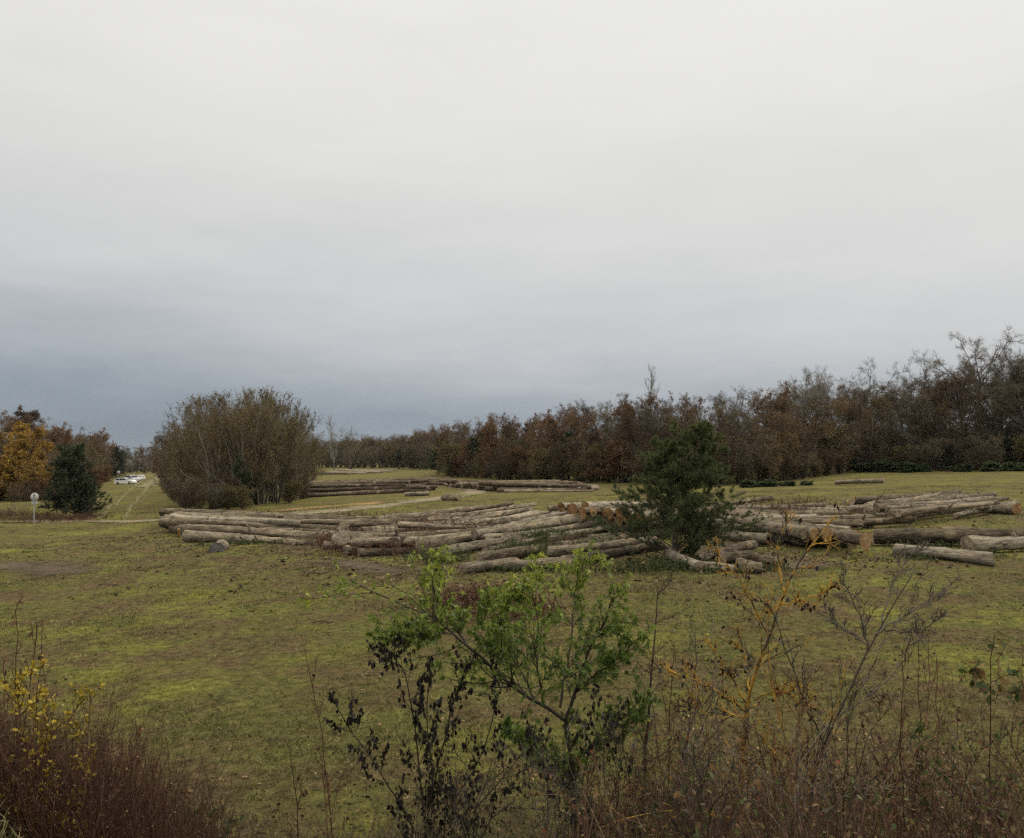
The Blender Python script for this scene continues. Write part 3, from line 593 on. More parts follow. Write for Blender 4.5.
def finish_labels():
    d = {}
    for o, k, wh, t in PEND: d.setdefault((LOOK[k], wh), []).append((t, o))
    nth = ['', 'second', 'third', 'fourth', 'fifth', 'sixth', 'seventh', 'eighth', 'ninth', 'tenth', 'eleventh', 'twelfth', 'thirteenth', 'fourteenth', 'fifteenth', 'sixteenth']
    for (lk, wh), lst in d.items():
        lst.sort(key=lambda q: q[0])
        for i, (t, o) in enumerate(lst):
            if len(lst) == 1: o['label'] = '%s %s' % (lk, wh)
            elif i == 0: o['label'] = 'leftmost %s %s' % (lk, wh)
            elif i == len(lst) - 1: o['label'] = 'rightmost %s %s' % (lk, wh)
            elif i < len(nth): o['label'] = '%s %s, %s from left' % (lk, wh, nth[i])
            else: o['label'] = '%s %s, right of middle' % (lk, wh)
EDGE = np.array([(300, 467.5), (400, 467.8), (437, 470), (450, 477), (500, 480), (560, 482), (640, 484), (690, 486), (740, 484), (790, 481), (860, 472), (960, 471), (1060, 469), (1200, 466)])
SKYL = np.array([(300, 440), (360, 434), (400, 431), (440, 425), (480, 413), (520, 409), (560, 404), (600, 395), (640, 391), (690, 392), (720, 384), (760, 388), (800, 372), (840, 372), (870, 372), (900, 378), (930, 365), (960, 350), (985, 345), (1024, 345), (1200, 335)])
def section(px):
    for lim, nm in ((437, 'at clearing end'), (510, 'behind far butt row'), (610, 'left of young pine'), (735, 'behind young pine'), (850, 'behind right stack'), (945, 'behind green brambles'), (2000, 'at far right')):
        if px < lim: return nm
def edge_pt(px, back):
    py = np.interp(px, EDGE[:, 0], EDGE[:, 1]); p = at(px, py); d = math.hypot(p[0], p[1]); u = p[:2] / d
    q = p[:2] + u * back; return q
def skyH(q, px, f=1.0):
    sy = np.interp(px, SKYL[:, 0], SKYL[:, 1]); return max(3.0, 4 + (horizon(px) - sy) * q[1] / F_PX * f)
rg = np.random.default_rng(21)
# shrubs along the edge
for sr, (b0, b1, hh0, hh1, wh) in enumerate([(0, 2.5, 3.5, 6.5, 'in the front rank '), (4, 8, 5.5, 8, 'in the second rank '), (14, 20, 6, 9, 'deep '), (24, 34, 7, 10, 'deepest ')]):
    px = 420.0 + sr * 3
    while px < 1150:
        q = edge_pt(px, rg.uniform(b0, b1)); k = rg.choice(['scrub', 'scrub2', 'olive', 'rustscrub', 'green'], p=[.38, .30, .17, .05, .10])
        if 440 < px < 470 and sr == 0: k = rg.choice(['scrub', 'rustscrub', 'lime'])
        h = rg.uniform(hh0, hh1) * (1.0 if px < 850 else .85); h = min(h, skyH(q, px) * .75)
        tree(k, q[0], q[1], h, wh + section(px), 'shrubs along the wood edge', rg.uniform(1.0, 1.3))
        px += rg.uniform(.55, .8) * h * F_PX / q[1] * (.62 if sr < 2 else .8)
for row, (back, f0, f1, kk, pp) in enumerate([(4, .62, .86, ['bare', 'bare2', 'brown', 'rust', 'tall', 'brown2', 'tall2'], [.24, .2, .14, .06, .16, .08, .12]),
                                     (10, .84, 1.0, ['bare', 'bare2', 'brown', 'rust', 'oak2', 'brown2'], [.20, .14, .22, .18, .08, .18]),
                                     (18, .92, 1.05, ['bare', 'oak', 'brown', 'rust', 'brown2'], [.25, .2, .25, .12, .18])]):
    px = 425.0
    while px < 1160:
        q = edge_pt(px, back + rg.uniform(-2, 2.5)); h = skyH(q, px, rg.uniform(f0, f1))
        p_ = np.array(pp)
        if px > 800: p_ = p_ * np.array([2 if k in ('bare', 'bare2', 'oak') else .5 for k in kk])
        elif 480 < px < 720: p_ = p_ * np.array([2.2 if k in ('rust', 'brown2') else .9 for k in kk])
        k = rg.choice(kk, p=p_ / p_.sum())
        tree(k, q[0], q[1], h, ['in the second rank ', 'in the third rank ', 'in the rear rank '][row] + section(px), 'trees of the wood beyond the clearing', rg.uniform(.9, 1.15))
        px += rg.uniform(.7, 1.0) * h * .36 * F_PX / q[1]
# far end of clearing
for row, back in enumerate((0, 12, 26, 44)):
    px = 296.0
    while px < 445:
        q = edge_pt(px, back + rg.uniform(-3, 5)); h = skyH(q, px, rg.uniform(.8, 1.0) if row else rg.uniform(.45, .75))
        k = rg.choice(['scrub2', 'olive', 'scrub', 'green'] if row == 0 else ['bare', 'bare2', 'brown', 'rust'], p=[.35, .25, .3, .1] if row == 0 else [.35, .35, .2, .1])
        tree(k, q[0], q[1], h, ['low in front ', 'in the middle rank ', 'in the rear rank ', 'in the last rank '][row] + section(px), 'trees of the wood beyond the clearing', 1.35)
        px += rg.uniform(.6, .9) * h * .40 * F_PX / q[1]
def hero(key, px, top, back, label, width=1.0):
    q = edge_pt(px, back); h = 4 + (horizon(px) - top) * q[1] / F_PX
    tree(key, q[0], q[1], h, '', 'trees of the wood beyond the clearing', width, label)
hero('oak2', 988, 325, 9, 'tallest oak, wide bare crown with sparse rusty leaves at the far right', 1.0)
hero('oak', 943, 345, 10, 'dark bare oak just left of the tallest oak', .9)
hero('oak2', 1030, 340, 12, 'oak with rusty leaves right of the tallest oak', .9)
hero('oak', 868, 354, 12, 'round spreading bare oak crown above the wood, right of middle', 1.05)
hero('pale', 797, 364, 12, 'pale grey bare tree standing above the wood behind the right stack', .85)
hero('oak', 838, 362, 13, 'bare oak between the pale tree and the round bare crown', .8)
hero('poplar', 652, 361, 14, 'slim pale poplar tip rising above the rusty wood', .9)
hero('bare', 770, 438, -9, 'small bare tree standing forward of the wood edge near brown logs', 1.0)
hero('lime', 452, 446, -1, 'yellow green shrub at the left corner of the wood edge', 1.0)
hero('lime', 540, 455, -2, 'dull yellow shrub before the dark wood edge', 1.0)
hero('green', 400, 448, -60, 'dark round evergreen bush at far end of clearing', 1.0)
hero('poplar', 334, 414, -150, 'pale bare poplar just right of the big thicket', 1.1)
hero('tall2', 350, 425, -130, 'grey bare tree beside the pale poplar', 1.1)
for px_, dx, h_ in ((868, 0, 1.5), (885, 1, 1.9), (903, -1, 1.6), (922, 0, 1.2), (965, 1, 1.2), (990, 0, 1.4), (1012, 0, 1.3)):
    q = edge_pt(px_, -3 + dx); tree('ivy', q[0], q[1], h_, 'at the foot of the wood', 'green brambles along the wood edge', 2.6)
for px_, py_, h_ in ((790, 485, .6), (770, 486, .8), (748, 487, .8), (806, 484, .5)):
    p = at(px_, py_); tree('ivy', p[0], p[1], h_, 'before the bare tree at right', 'green brambles along the wood edge', 3.2)
# big thicket left of centre
rt = np.random.default_rng(5)
TH = [(186, 503, 422), (195, 506, 405), (206, 500, 396), (214, 507, 392), (226, 503, 389), (238, 507, 388), (250, 500, 386), (258, 505, 385), (270, 501, 383), (277, 503, 387), (289, 498, 394), (298, 500, 402), (181, 496, 424), (190, 492, 412), (245, 494, 388), (222, 493, 394), (265, 492, 386), (300, 492, 412), (200, 490, 398), (212, 488, 393), (234, 489, 388), (254, 490, 386), (282, 490, 390), (305, 490, 426), (312, 486, 436), (187, 499, 408), (240, 503, 396), (263, 504, 396), (284, 496, 400), (230, 499, 398)]
for i, (bx, by, ty) in enumerate(TH):
    p = at(bx, by); h = 4 + (horizon(bx) - ty) * p[1] / F_PX
    k = ['tall', 'tall2', 'tall2', 'tall', 'tall2'][i % 5]
    tree(k, p[0], p[1], h, 'in the big thicket', 'trees of the thicket left of centre', .8)
for bx, by, h_ in ((182, 507, 3.2), (188, 510, 3.4), (200, 510, 3), (214, 511, 2.6), (228, 510, 2.2), (243, 510, 2.2), (290, 503, 2.5), (302, 499, 3), (174, 500, 3.6), (168, 492, 4), (163, 484, 5)):
    p = at(bx, by); tree(rt.choice(['scrub', 'olive', 'scrub2']), p[0], p[1], h_, 'at the foot of the big thicket', 'shrubs around the thicket', 1.15)
for bx, by, h_ in ((218, 509, 1.4), (232, 508, 1.2), (305, 493, 1.6), (246, 508, 4.6)):
    p = at(bx, by); tree('ivy' if h_ < 4 else 'green', p[0], p[1], h_, 'within the big thicket', 'greenery around the thicket', 1.2 if h_ < 4 else .7)
for bx, by, ty in ((165, 480, 434), (160, 478, 440), (170, 486, 426)):
    p = at(bx, by); h = 4 + (horizon(bx) - ty) * p[1] / F_PX; tree(rt.choice(['bare', 'tall']), p[0], p[1], h, 'beyond the left side of the thicket', 'trees of the thicket left of centre')
# far gap
for bx in (108, 118, 127, 134, 141, 149, 156, 163, 171):
    p = at(bx, 472.2 + rt.uniform(-.5, .4)); h = 4 + (horizon(bx) - rt.uniform(441, 449)) * p[1] / F_PX
    tree(rt.choice(['bare', 'brown', 'rust', 'bare2']), p[0], p[1], h, 'closing the grass track', 'trees closing the grass track', 1.2)
for bx in (112, 122, 131, 138, 146, 153, 160, 167):
    p = at(bx, 473.2); tree(rt.choice(['scrub', 'olive', 'green']), p[0], p[1], rt.uniform(6, 9), 'closing the grass track', 'trees closing the grass track', 1.4)
# left wood
for k, bx, by, ty, wd, lab in (('yellow', 20, 500, 419, 1.15, 'golden yellow tree at the left edge, low crown'), ('yellow', -22, 498, 424, 1.1, None), ('yellow', 34, 499, 440, 1.1, 'smaller golden tree right of the golden yellow one'), ('yellow', 4, 501, 446, 1.2, 'low golden bush like tree before the golden yellow one'), ('red', 12, 493, 404, 1.0, 'dark red tree towering behind the golden tree'), ('red', -30, 492, 396, 1.1, None),
        ('rust', 40, 492, 426, 1.0, None), ('brown', 55, 490, 430, 1.0, None), ('rust', 68, 487, 427, .9, None), ('bare', 78, 485, 429, 1.0, None), ('brown2', 88, 482, 432, 1.0, None), ('bare2', 62, 494, 440, 1.0, None), ('bare', 84, 490, 446, 1.0, None), ('bare', 97, 483, 440, .9, None), ('brown', 45, 497, 446, .9, None), ('bare2', 30, 496, 436, 1, None), ('bare', 104, 480, 446, .9, None), ('bare2', 5, 497, 432, 1, None), ('brown2', 50, 494, 436, 1, None), ('tall', 72, 492, 440, 1.1, None), ('bare', 90, 486, 438, 1, None), ('tall2', 80, 488, 434, 1, None), ('tall', 36, 499, 446, 1, None), ('bare', 24, 490, 418, 1, None), ('tall', 98, 484, 444, 1.1, None), ('bare2', 108, 479, 447, 1, None)):
    p = at(bx, by); h = 4 + (horizon(bx) - ty) * p[1] / F_PX
    tree(k, p[0], p[1], h, 'in the left wood', 'trees of the left wood', wd, lab)
for bx, by, h_ in ((-15, 499, 6.5), (2, 501, 5.5), (14, 500, 6), (27, 501, 5), (40, 500, 4.5), (52, 499, 3.5)):
    p = at(bx, by); tree('goldscrub', p[0], p[1], h_, 'below the golden tree', 'shrubs of the left wood', 1.1)
for bx, by, ty in ((60, 486, 421), (75, 482, 424), (88, 479, 427), (99, 477, 433), (46, 488, 416), (110, 476, 440), (36, 490, 411), (25, 492, 410), (-5, 492, 404), (52, 489, 422), (68, 485, 426), (94, 481, 434)):
    p = at(bx, by); h = 4 + (horizon(bx) - ty) * p[1] / F_PX; tree(rt.choice(['rust', 'brown', 'brown2']), p[0], p[1], h, 'at the back of left wood', 'trees of the left wood', 1.15)
for bx, by, h_ in ((-20, 501, 3), (-8, 503, 2.2), (14, 503, 2.4), (26, 502, 2.8), (38, 501, 3), (54, 500, 2.5), (66, 499, 2.5), (5, 501, 3), (48, 499, 3.5), (60, 498, 3), (70, 495, 4), (92, 489, 4.5), (100, 485, 5), (105, 482, 5), (110, 479, 5)):
    p = at(bx, by); tree(rt.choice(['scrub', 'scrub2', 'rustscrub']), p[0], p[1], h_, 'edging the left wood', 'shrubs of the left wood', 1.2)

# ------------------------------------------------------------------ pines
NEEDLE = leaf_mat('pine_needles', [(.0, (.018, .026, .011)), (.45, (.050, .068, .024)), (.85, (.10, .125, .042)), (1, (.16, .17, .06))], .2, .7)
NEEDLE_D = leaf_mat('dark_pine_needles', [(.0, (.010, .015, .008)), (.5, (.026, .038, .018)), (1, (.055, .072, .03))], .1, .7)
NB = np.array([[-.018, 0, 0], [.018, 0, 0], [0, 1, 0]]); NB_F = np.array([[0, 1, 2]])
def pine(name, p, H, W, label, mat, seed, cat='tree', lean=(0, 0), tufts=8, nper=24, shape='open'):
    r = np.random.default_rng(seed); o = empty(name, p, label, cat); tr = MB(); lv = MB()
    if shape == 'open': P, RD = stems(r, 2, H * .97, .06, 9, .07, .065, .10)
    else: P, RD = stems(r, 1, H * .97, .01, 9, .03, .11, .02)
    tr.tubes(P, RD, 8)
    n = 78 if shape == 'open' else 170
    Q, RQ = kids(r, P, RD, n, .03, .99, 1.3 if shape == 'open' else 1.15, 0, 7, .10, .03 if shape == 'open' else .045, .35, .010, 0.84 if shape == 'open' else .62, absl=W * .5 * (1.22 if shape == 'open' else 1.3))
    tr.tubes(Q, RQ, 5)
    Q2, R2 = kids(r, Q, RQ, 7, .15, 1, .75, .42, 5, .14, .06, .5, .006, .45); 
    B = np.concatenate([Q2, Q[:, -5:]]) if Q.shape[1] >= 5 else Q2
    pos, tg = along(r, B, tufts, .05)
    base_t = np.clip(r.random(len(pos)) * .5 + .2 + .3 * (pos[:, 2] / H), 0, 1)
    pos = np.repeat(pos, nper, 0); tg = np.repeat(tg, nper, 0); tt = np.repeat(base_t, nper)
    y = unit(tg * .8 + r.normal(size=tg.shape) * .75 + UP * .15)
    ln = r.uniform(.09, .19, len(pos)) if shape == 'open' else r.uniform(.14, .28, len(pos))
    z = r.normal(size=y.shape); x = unit(np.cross(y, z)); wd = .0055 if shape == 'open' else .016
    v = np.stack([pos - x * wd, pos + x * wd, pos + y * ln[:, None]], 1)
    lv.add(v.reshape(-1, 3), np.arange(len(pos) * 3).reshape(-1, 3), np.repeat(np.clip(tt + r.normal(0, .12, len(tt)), 0, 1), 3))
    tr.tubes(Q2, R2, 3); tr.build('trunk', BARK_T, o); lv.build('needles', mat, o)
    return o
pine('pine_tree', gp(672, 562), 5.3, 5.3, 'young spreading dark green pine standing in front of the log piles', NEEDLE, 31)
pine('pine_tree', gp(75, 517), 5.7, 3.9, 'dense dark conical pine by the grass track at left', NEEDLE_D, 32, shape='dense', tufts=9, nper=8)
p = at(117, 481); pine('pine_tree', (p[0], p[1], float(gz(p[0], p[1]))), 9.5, 6.5, 'dark evergreen tree rising behind the parked cars', NEEDLE_D, 33, shape='dense', tufts=8, nper=6)
p = at(100, 482); pine('pine_tree', (p[0], p[1], float(gz(p[0], p[1]))), 8.0, 5.5, 'dark evergreen tree just left of the parked cars', NEEDLE_D, 34, shape='dense', tufts=8, nper=6)

# ------------------------------------------------------------------ cars and signs
PAINT = [plain('white_paint', (.72, .73, .72), .3, 0, .04), plain('silver_paint', (.42, .44, .46), .3, .3, .05), plain('off_white_paint', (.78, .78, .76), .3, 0, .04)]
GLASS = plain('car_glass', (.025, .03, .035), .08, 0, .1); RUB = plain('tyre_rubber', (.02, .02, .02), .8); RIM = plain('wheel_rim', (.3, .3, .31), .35, .8)
LAMP = plain('tail_lamp', (.35, .02, .02), .3); HEADL = plain('head_lamp', (.7, .7, .68), .15)
def lathe_y(mb, prof, c, seg=20):
    a = np.arange(seg) * 2 * math.pi / seg; n = len(prof)
    v = np.array([[c[0] + r_ * math.cos(t), c[1] + y_, c[2] + r_ * math.sin(t)] for (y_, r_) in prof for t in a])
    q = np.array([[k * seg + j, k * seg + (j + 1) % seg, (k + 1) * seg + (j + 1) % seg, (k + 1) * seg + j] for k in range(n - 1) for j in range(seg)])
    mb.add(v, q)
def car(p, yaw, paint, profile, glass_side, shield, rear, W, Lg, label, group):
    o = empty('parked_car', p, label, 'car', group); o.rotation_euler = (0, 0, yaw)
    pr = np.array(profile); n = len(pr); c = pr.mean(0)
    ins = lambda zz: 1 - .17 * np.clip((zz - .95) / .55, 0, 1)
    rows = []
    for yy, sc in ((-1, .965), (-.96, 1), (.96, 1), (1, .965)):
        q = c + (pr - c) * sc; rows.append(np.stack([q[:, 0], yy * W / 2 * ins(q[:, 1]), q[:, 1]], 1))
    v = np.concatenate(rows); mb = MB()
    f = np.array([[k * n + i, k * n + (i + 1) % n, (k + 1) * n + (i + 1) % n, (k + 1) * n + i] for k in range(3) for i in range(n)]); mb.add(v, f)
    for k in (0, 3):
        cc = len(v) + (0 if k == 0 else 1)
    mb.v[0] = np.concatenate([v, [rows[0].mean(0), rows[3].mean(0)]]).astype(np.float32); mb.t[0] = np.full(len(v) + 2, .5); mb.n = len(v) + 2
    mb.f3.append(np.array([[k * n + i, k * n + (i + 1) % n, len(v) + (0 if k == 0 else 1)] for k in (0, 3) for i in range(n)]))
    mb.build('body', paint, o, smooth=False)
    for gpoly in glass_side:
        for sg in (-1, 1):
            g = np.array(gpoly); yv = sg * (W / 2 * ins(g[:, 1]) + .012); vv = np.stack([g[:, 0], yv, g[:, 1]], 1)
            m2 = MB(); v2 = np.concatenate([vv, vv - [0, sg * .03, 0]]); m = len(g)
            m2.add(v2, np.array([[i, (i + 1) % m, m + (i + 1) % m, m + i] for i in range(m)])); m2.f3.append(np.array([[0, i, i + 1] for i in range(1, m - 1)])); m2.build('side_window', GLASS, o, smooth=False)
    for nm, ((xa, za), (xb, zb)) in (('windscreen', shield), ('rear_window', rear)):
        ha = W / 2 * float(ins(za)) - .08; hb = W / 2 * float(ins(zb)) - .08
        d = np.array([zb - za, 0, -(xb - xa)]); d = d / np.linalg.norm(d) * .012; d = d * (1 if (d[0] > 0) == (nm == 'windscreen') else -1)
        a_ = np.array([[xa, -ha, za], [xa, ha, za], [xb, hb, zb], [xb, -hb, zb]]); m2 = MB(); m2.add(np.concatenate([a_ + d, a_ - d]), np.array([[0, 1, 2, 3], [0, 1, 5, 4], [1, 2, 6, 5], [2, 3, 7, 6], [3, 0, 4, 7]])); m2.build(nm, GLASS, o, smooth=False)
    for wx in (-Lg * .31, Lg * .31):
        for sg in (-1, 1):
            m2 = MB(); lathe_y(m2, [(-.1, .2), (-.11, .3), (-.07, .33), (.07, .33), (.11, .3), (.1, .2)], (wx, sg * (W / 2 - .09), .33)); t_ = m2.build('wheel', RUB, o)
            m3 = MB(); lathe_y(m3, [(sg * .06, .2), (sg * .105, .19), (sg * .09, .06), (sg * .1, 0.001)], (wx, sg * (W / 2 - .09), .33)); m3.build('rim', RIM, t_)
    for sg in (-1, 1):
        for nm, xx, mt in (('headlight', Lg / 2 - .03, HEADL), ('tail_light', -Lg / 2 + .03, LAMP)):
            m2 = MB(); b = np.array([[x, y, z] for x in (-.05, .05) for y in (-.16, .16) for z in (-.08, .08)]) + [xx, sg * (W / 2 - .26), .74]
            m2.add(b, np.array([[0, 1, 3, 2], [4, 6, 7, 5], [0, 4, 5, 1], [2, 3, 7, 6], [0, 2, 6, 4], [1, 5, 7, 3]])); m2.build(nm, mt, o, smooth=False)
    return o
wagon = [(-2.2, .3), (-2.22, .75), (-2.1, 1.0), (-1.85, 1.38), (-1.5, 1.47), (.1, 1.47), (.4, 1.4), (1.0, 1.0), (1.9, .88), (2.2, .7), (2.22, .35), (2.0, .22), (-2.0, .22)]
wag_g = [[(-1.95, 1.02), (-1.72, 1.36), (-1.0, 1.39), (-1.0, 1.0)], [(-.92, 1.0), (-.92, 1.39), (-.15, 1.39), (-.15, 1.0)], [(-.07, 1.0), (-.07, 1.39), (.28, 1.36), (.82, 1.0)]]
suv = [(-2.1, .35), (-2.13, .9), (-2.05, 1.15), (-1.9, 1.68), (-1.6, 1.8), (.3, 1.8), (.55, 1.72), (1.05, 1.15), (1.9, 1.02), (2.1, .85), (2.12, .4), (1.95, .3), (-1.95, .3)]
suv_g = [[(-1.92, 1.18), (-1.78, 1.66), (-1.0, 1.7), (-1.0, 1.15)], [(-.92, 1.15), (-.92, 1.7), (-.1, 1.7), (-.1, 1.15)], [(-.02, 1.15), (-.02, 1.7), (.45, 1.66), (.85, 1.15)]]
GCAR = 'cars parked by the grass track'
car(gp(125.5, 484.2), R(-4), PAINT[0], wagon, wag_g, ((.42, 1.38), (.98, 1.02)), ((-1.88, 1.36), (-2.08, 1.03)), 1.8, 4.4, 'low white estate car seen side on, leftmost of the parked cars', GCAR)
car(gp(132.5, 482.2), R(-38), PAINT[1], suv, suv_g, ((.57, 1.70), (1.03, 1.17)), ((-1.92, 1.66), (-2.04, 1.18)), 1.9, 4.2, 'taller silver car with white roof between the two white cars', GCAR)
car(gp(141.5, 480.2), R(112), PAINT[2], wagon, wag_g, ((.42, 1.38), (.98, 1.02)), ((-1.88, 1.36), (-2.08, 1.03)), 1.8, 4.4, 'white car parked farthest away, rightmost of the three', GCAR)
STEEL = plain('galvanised_steel', (.30, .31, .31), .5, .3); PLATE = plain('sign_plate_back', (.46, .46, .44), .55, 0, .12); RED = plain('sign_red', (.5, .04, .04), .5); WHITE = plain('sign_white', (.75, .75, .73), .5)
def signpost(p, H, rad, label, yaw=0.0, small=True):
    o = empty('road_sign', p, label, 'sign', 'signposts'); o.rotation_euler = (0, 0, yaw)
    m = MB(); m.tubes(np.array([[[0, 0, -.3], [0, 0, H * .5], [0, 0, H]]]), np.full((1, 3), .045), 10); m.build('post', STEEL, o)
    m = MB(); lathe_y(m, [(.05, .001), (.05, rad), (.075, rad + .01), (.095, rad), (.095, .001)], (0, 0, H - rad * 1.15), 28); d = m.build('round_plate', PLATE, o)
    m = MB(); lathe_y(m, [(.097, rad * .98), (.103, rad * .97), (.103, rad * .72), (.097, rad * .71)], (0, 0, H - rad * 1.15), 28); m.build('red_ring', RED, d)
    if small:
        zc = H - rad * 2.15 - .13; m = MB(); b = np.array([[x, y, z] for x in (-.22, .22) for y in (.05, .07) for z in (-.1, .1)]) + [0, 0, zc]
        m.add(b, np.array([[0, 1, 3, 2], [4, 6, 7, 5], [0, 4, 5, 1], [2, 3, 7, 6], [0, 2, 6, 4], [1, 5, 7, 3]])); m.build('small_plate', PLATE, o, smooth=False)
    for zz in (H - rad * .7, H - rad * 1.6):
        m = MB(); m.tubes(np.array([[[-.07, .01, zz], [0, -.06, zz], [.07, .01, zz]]]), np.full((1, 3), .012), 6); m.build('clamp', STEEL, o)
    return o
signpost(gp(34, 523), 2.35, .30, 'grey post with round sign seen from behind, left of the pine')
signpost(gp(118.5, 481.5), 3.0, .42, 'far round white sign on a pole behind the parked cars', 0, False)

# ------------------------------------------------------------------ small ground cover (stuff)
def scatter(n, dmin, dmax, pw=1.0, xlim=.72):
    u = rng.random(n); d = dmin * (dmax / dmin) ** (u ** pw); x = rng.uniform(-xlim, xlim, n) * d
    return x, d
GRASS = MT('grass_blades'); go = GRASS.obj()
_big = GRASS.noise(go, .16, 5, .6); _mid = GRASS.noise(go, .9, 6, .65, .4); fm = GRASS.math('ADD', GRASS.math('MULTIPLY', _big, .6), GRASS.math('MULTIPLY', _mid, .4))
ca = GRASS.ramp(GRASS.attr(), [(0, (.015, .017, .007)), (.3, (.053, .054, .017)), (.55, (.115, .110, .034)), (.8, (.205, .180, .075)), (1, (.28, .235, .11))]); cb = GRASS.ramp(GRASS.attr(), [(0, (.024, .026, .008)), (.3, (.084, .088, .019)), (.55, (.162, .165, .034)), (1, (.34, .315, .09))])
GRASS.color(GRASS.mix(GRASS.ramp(fm, [(.48, 0.0), (.58, 1.0)]), ca, cb))
def blades(name, n, nb, dmin, dmax, h, wdt, mat, pw=1.0, lean=.7):
    """tufts of nb blades; every tuft has its own shade, so the turf is clumped, not even"""
    x, y = scatter(n, dmin, dmax, pw); cl = np.sin(x * 1.7 + 2 * np.sin(y * .9)) + np.sin(y * 1.3 + x * .6) + np.sin(x * .45 - y * .3); keep = rng.random(n) < .34 + .24 * cl; x = x[keep]; y = y[keep]; n = len(x)
    sz = rng.uniform(.5, 1.0, n) ** 2 * (1 + y / 60); tt = np.clip(rng.normal(.42, .2, n), 0, .8)
    rad = .045 * (1 + y / 18); x = np.repeat(x, nb) + rng.normal(0, 1, n * nb) * np.repeat(rad, nb); y = np.repeat(y, nb) + rng.normal(0, 1, n * nb) * np.repeat(rad, nb)
    sz = np.repeat(sz, nb); tt = np.clip(np.repeat(tt, nb) + rng.normal(0, .1, n * nb), 0, 1); n = n * nb
    p = np.stack([x, y, gz(x, y) - .01], 1); az = rng.uniform(0, 6.28, n); hh = rng.uniform(h[0], h[1], n) * sz; xd = np.stack([np.cos(az), np.sin(az), np.zeros(n)], 1)
    tip = p + np.stack([rng.normal(0, lean, n) * hh, rng.normal(0, lean, n) * hh, hh], 1)
    sc = wdt * (1 + p[:, 1:2] / 16)
    v = np.stack([p - xd * sc, p + xd * sc, tip], 1)
    mb = MB(); mb.add(v.reshape(-1, 3), np.arange(n * 3).reshape(-1, 3), np.repeat(tt, 3)); return tag(mb.build(name, mat, smooth=False), 'short olive and yellow green turf grass of the clearing', 'grass', kind='stuff')
blades('grass', 52000, 18, 6.0, 75, (.02, .085), .0034, GRASS.m, 1.0, 1.0)
DEADL = leaf_mat('fallen_leaves', [(0, (.03, .018, .010)), (.5, (.10, .062, .030)), (.85, (.20, .13, .06)), (1, (.34, .24, .11))], .1, .8)
x, y = scatter(26000, 6, 55); keep = rng.random(len(x)) < .5 + .3 * (np.sin(x * .5 + 1) + np.sin(y * .35 + x * .2)); x = x[keep]; y = y[keep]
mb = MB(); pos = np.stack([x, y, gz(x, y) + .012], 1); mb.cards(pos, rng.uniform(.03, .075, len(pos)), LEAF, LEAF_F, rng.random(len(pos)) ** 1.6, np.stack([rng.normal(size=len(pos)), rng.normal(size=len(pos)), np.zeros(len(pos))], 1))
tag(mb.build('fallen_leaves', DEADL), 'brown fallen leaves strewn over the grass', 'leaves', kind='stuff')

def debris(name, regions, n, size, mat, label, cat, tw=True):
    """bark scraps and broken twigs lying round the piles"""
    P_ = []
    for (px, py, rx, ry, wgt) in regions:
        c = at(px, py); m_ = int(n * wgt); P_.append(np.stack([c[0] + rng.normal(0, rx, m_), c[1] + rng.normal(0, ry, m_)], 1))
    p = np.concatenate(P_); p = p[p[:, 1] > 6]; pos = np.stack([p[:, 0], p[:, 1], gz(p[:, 0], p[:, 1]) + .015], 1); m = MB()
    m.cards(pos, rng.uniform(size[0], size[1], len(pos)) * rng.random(len(pos)) ** .7, LEAF, LEAF_F, rng.random(len(pos)), np.stack([rng.normal(size=len(pos)), rng.normal(size=len(pos)), np.zeros(len(pos))], 1) * 2)
    if tw:
        k = len(pos) // 3; az = rng.uniform(0, 6.28, k); l_ = rng.uniform(.1, .6, k); d = np.stack([np.cos(az), np.sin(az), rng.uniform(-.02, .2, k)], 1) * l_[:, None]
        P = pos[:k, None, :] + d[:, None, :] * np.linspace(0, 1, 4)[None, :, None] + rng.normal(0, .02, (k, 4, 3)); m.tubes(P, np.full((k, 4), .008) * rng.uniform(.5, 1.6, (k, 1)), 4)
    return tag(m.build(name, mat), label, cat, kind='stuff')
SCRAP = twig_mat('bark_scraps', [(.1, (.018, .012, .008)), (.5, (.065, .045, .028)), (.8, (.14, .105, .07)), (1, (.30, .23, .14))], 8)
debris('bark_scraps', [(250, 535, 5, 5, .16), (400, 545, 5, 5, .2), (520, 550, 4, 6, .2), (600, 545, 3, 5, .12), (700, 562, 2.5, 1.5, .12), (800, 535, 4, 5, .14), (950, 520, 6, 6, .1), (940, 555, 4, 1.5, .05), (380, 488, 10, 5, .05), (510, 487, 9, 5, .05), (350, 575, 4, 2.5, .05), (850, 565, 5, 2, .05)], 9000, (.06, .26), SCRAP, 'dark bark scraps and broken twigs strewn around the log piles', 'debris')
debris('leaf_litter', [(760, 800, 1.2, 1.2, .4), (900, 800, 1.2, 1.2, .4), (640, 810, .9, 1.0, .2)], 5200, (.03, .08), DEADL, 'thick brown leaf litter below the leafless shrubs at bottom right', 'leaves', False)
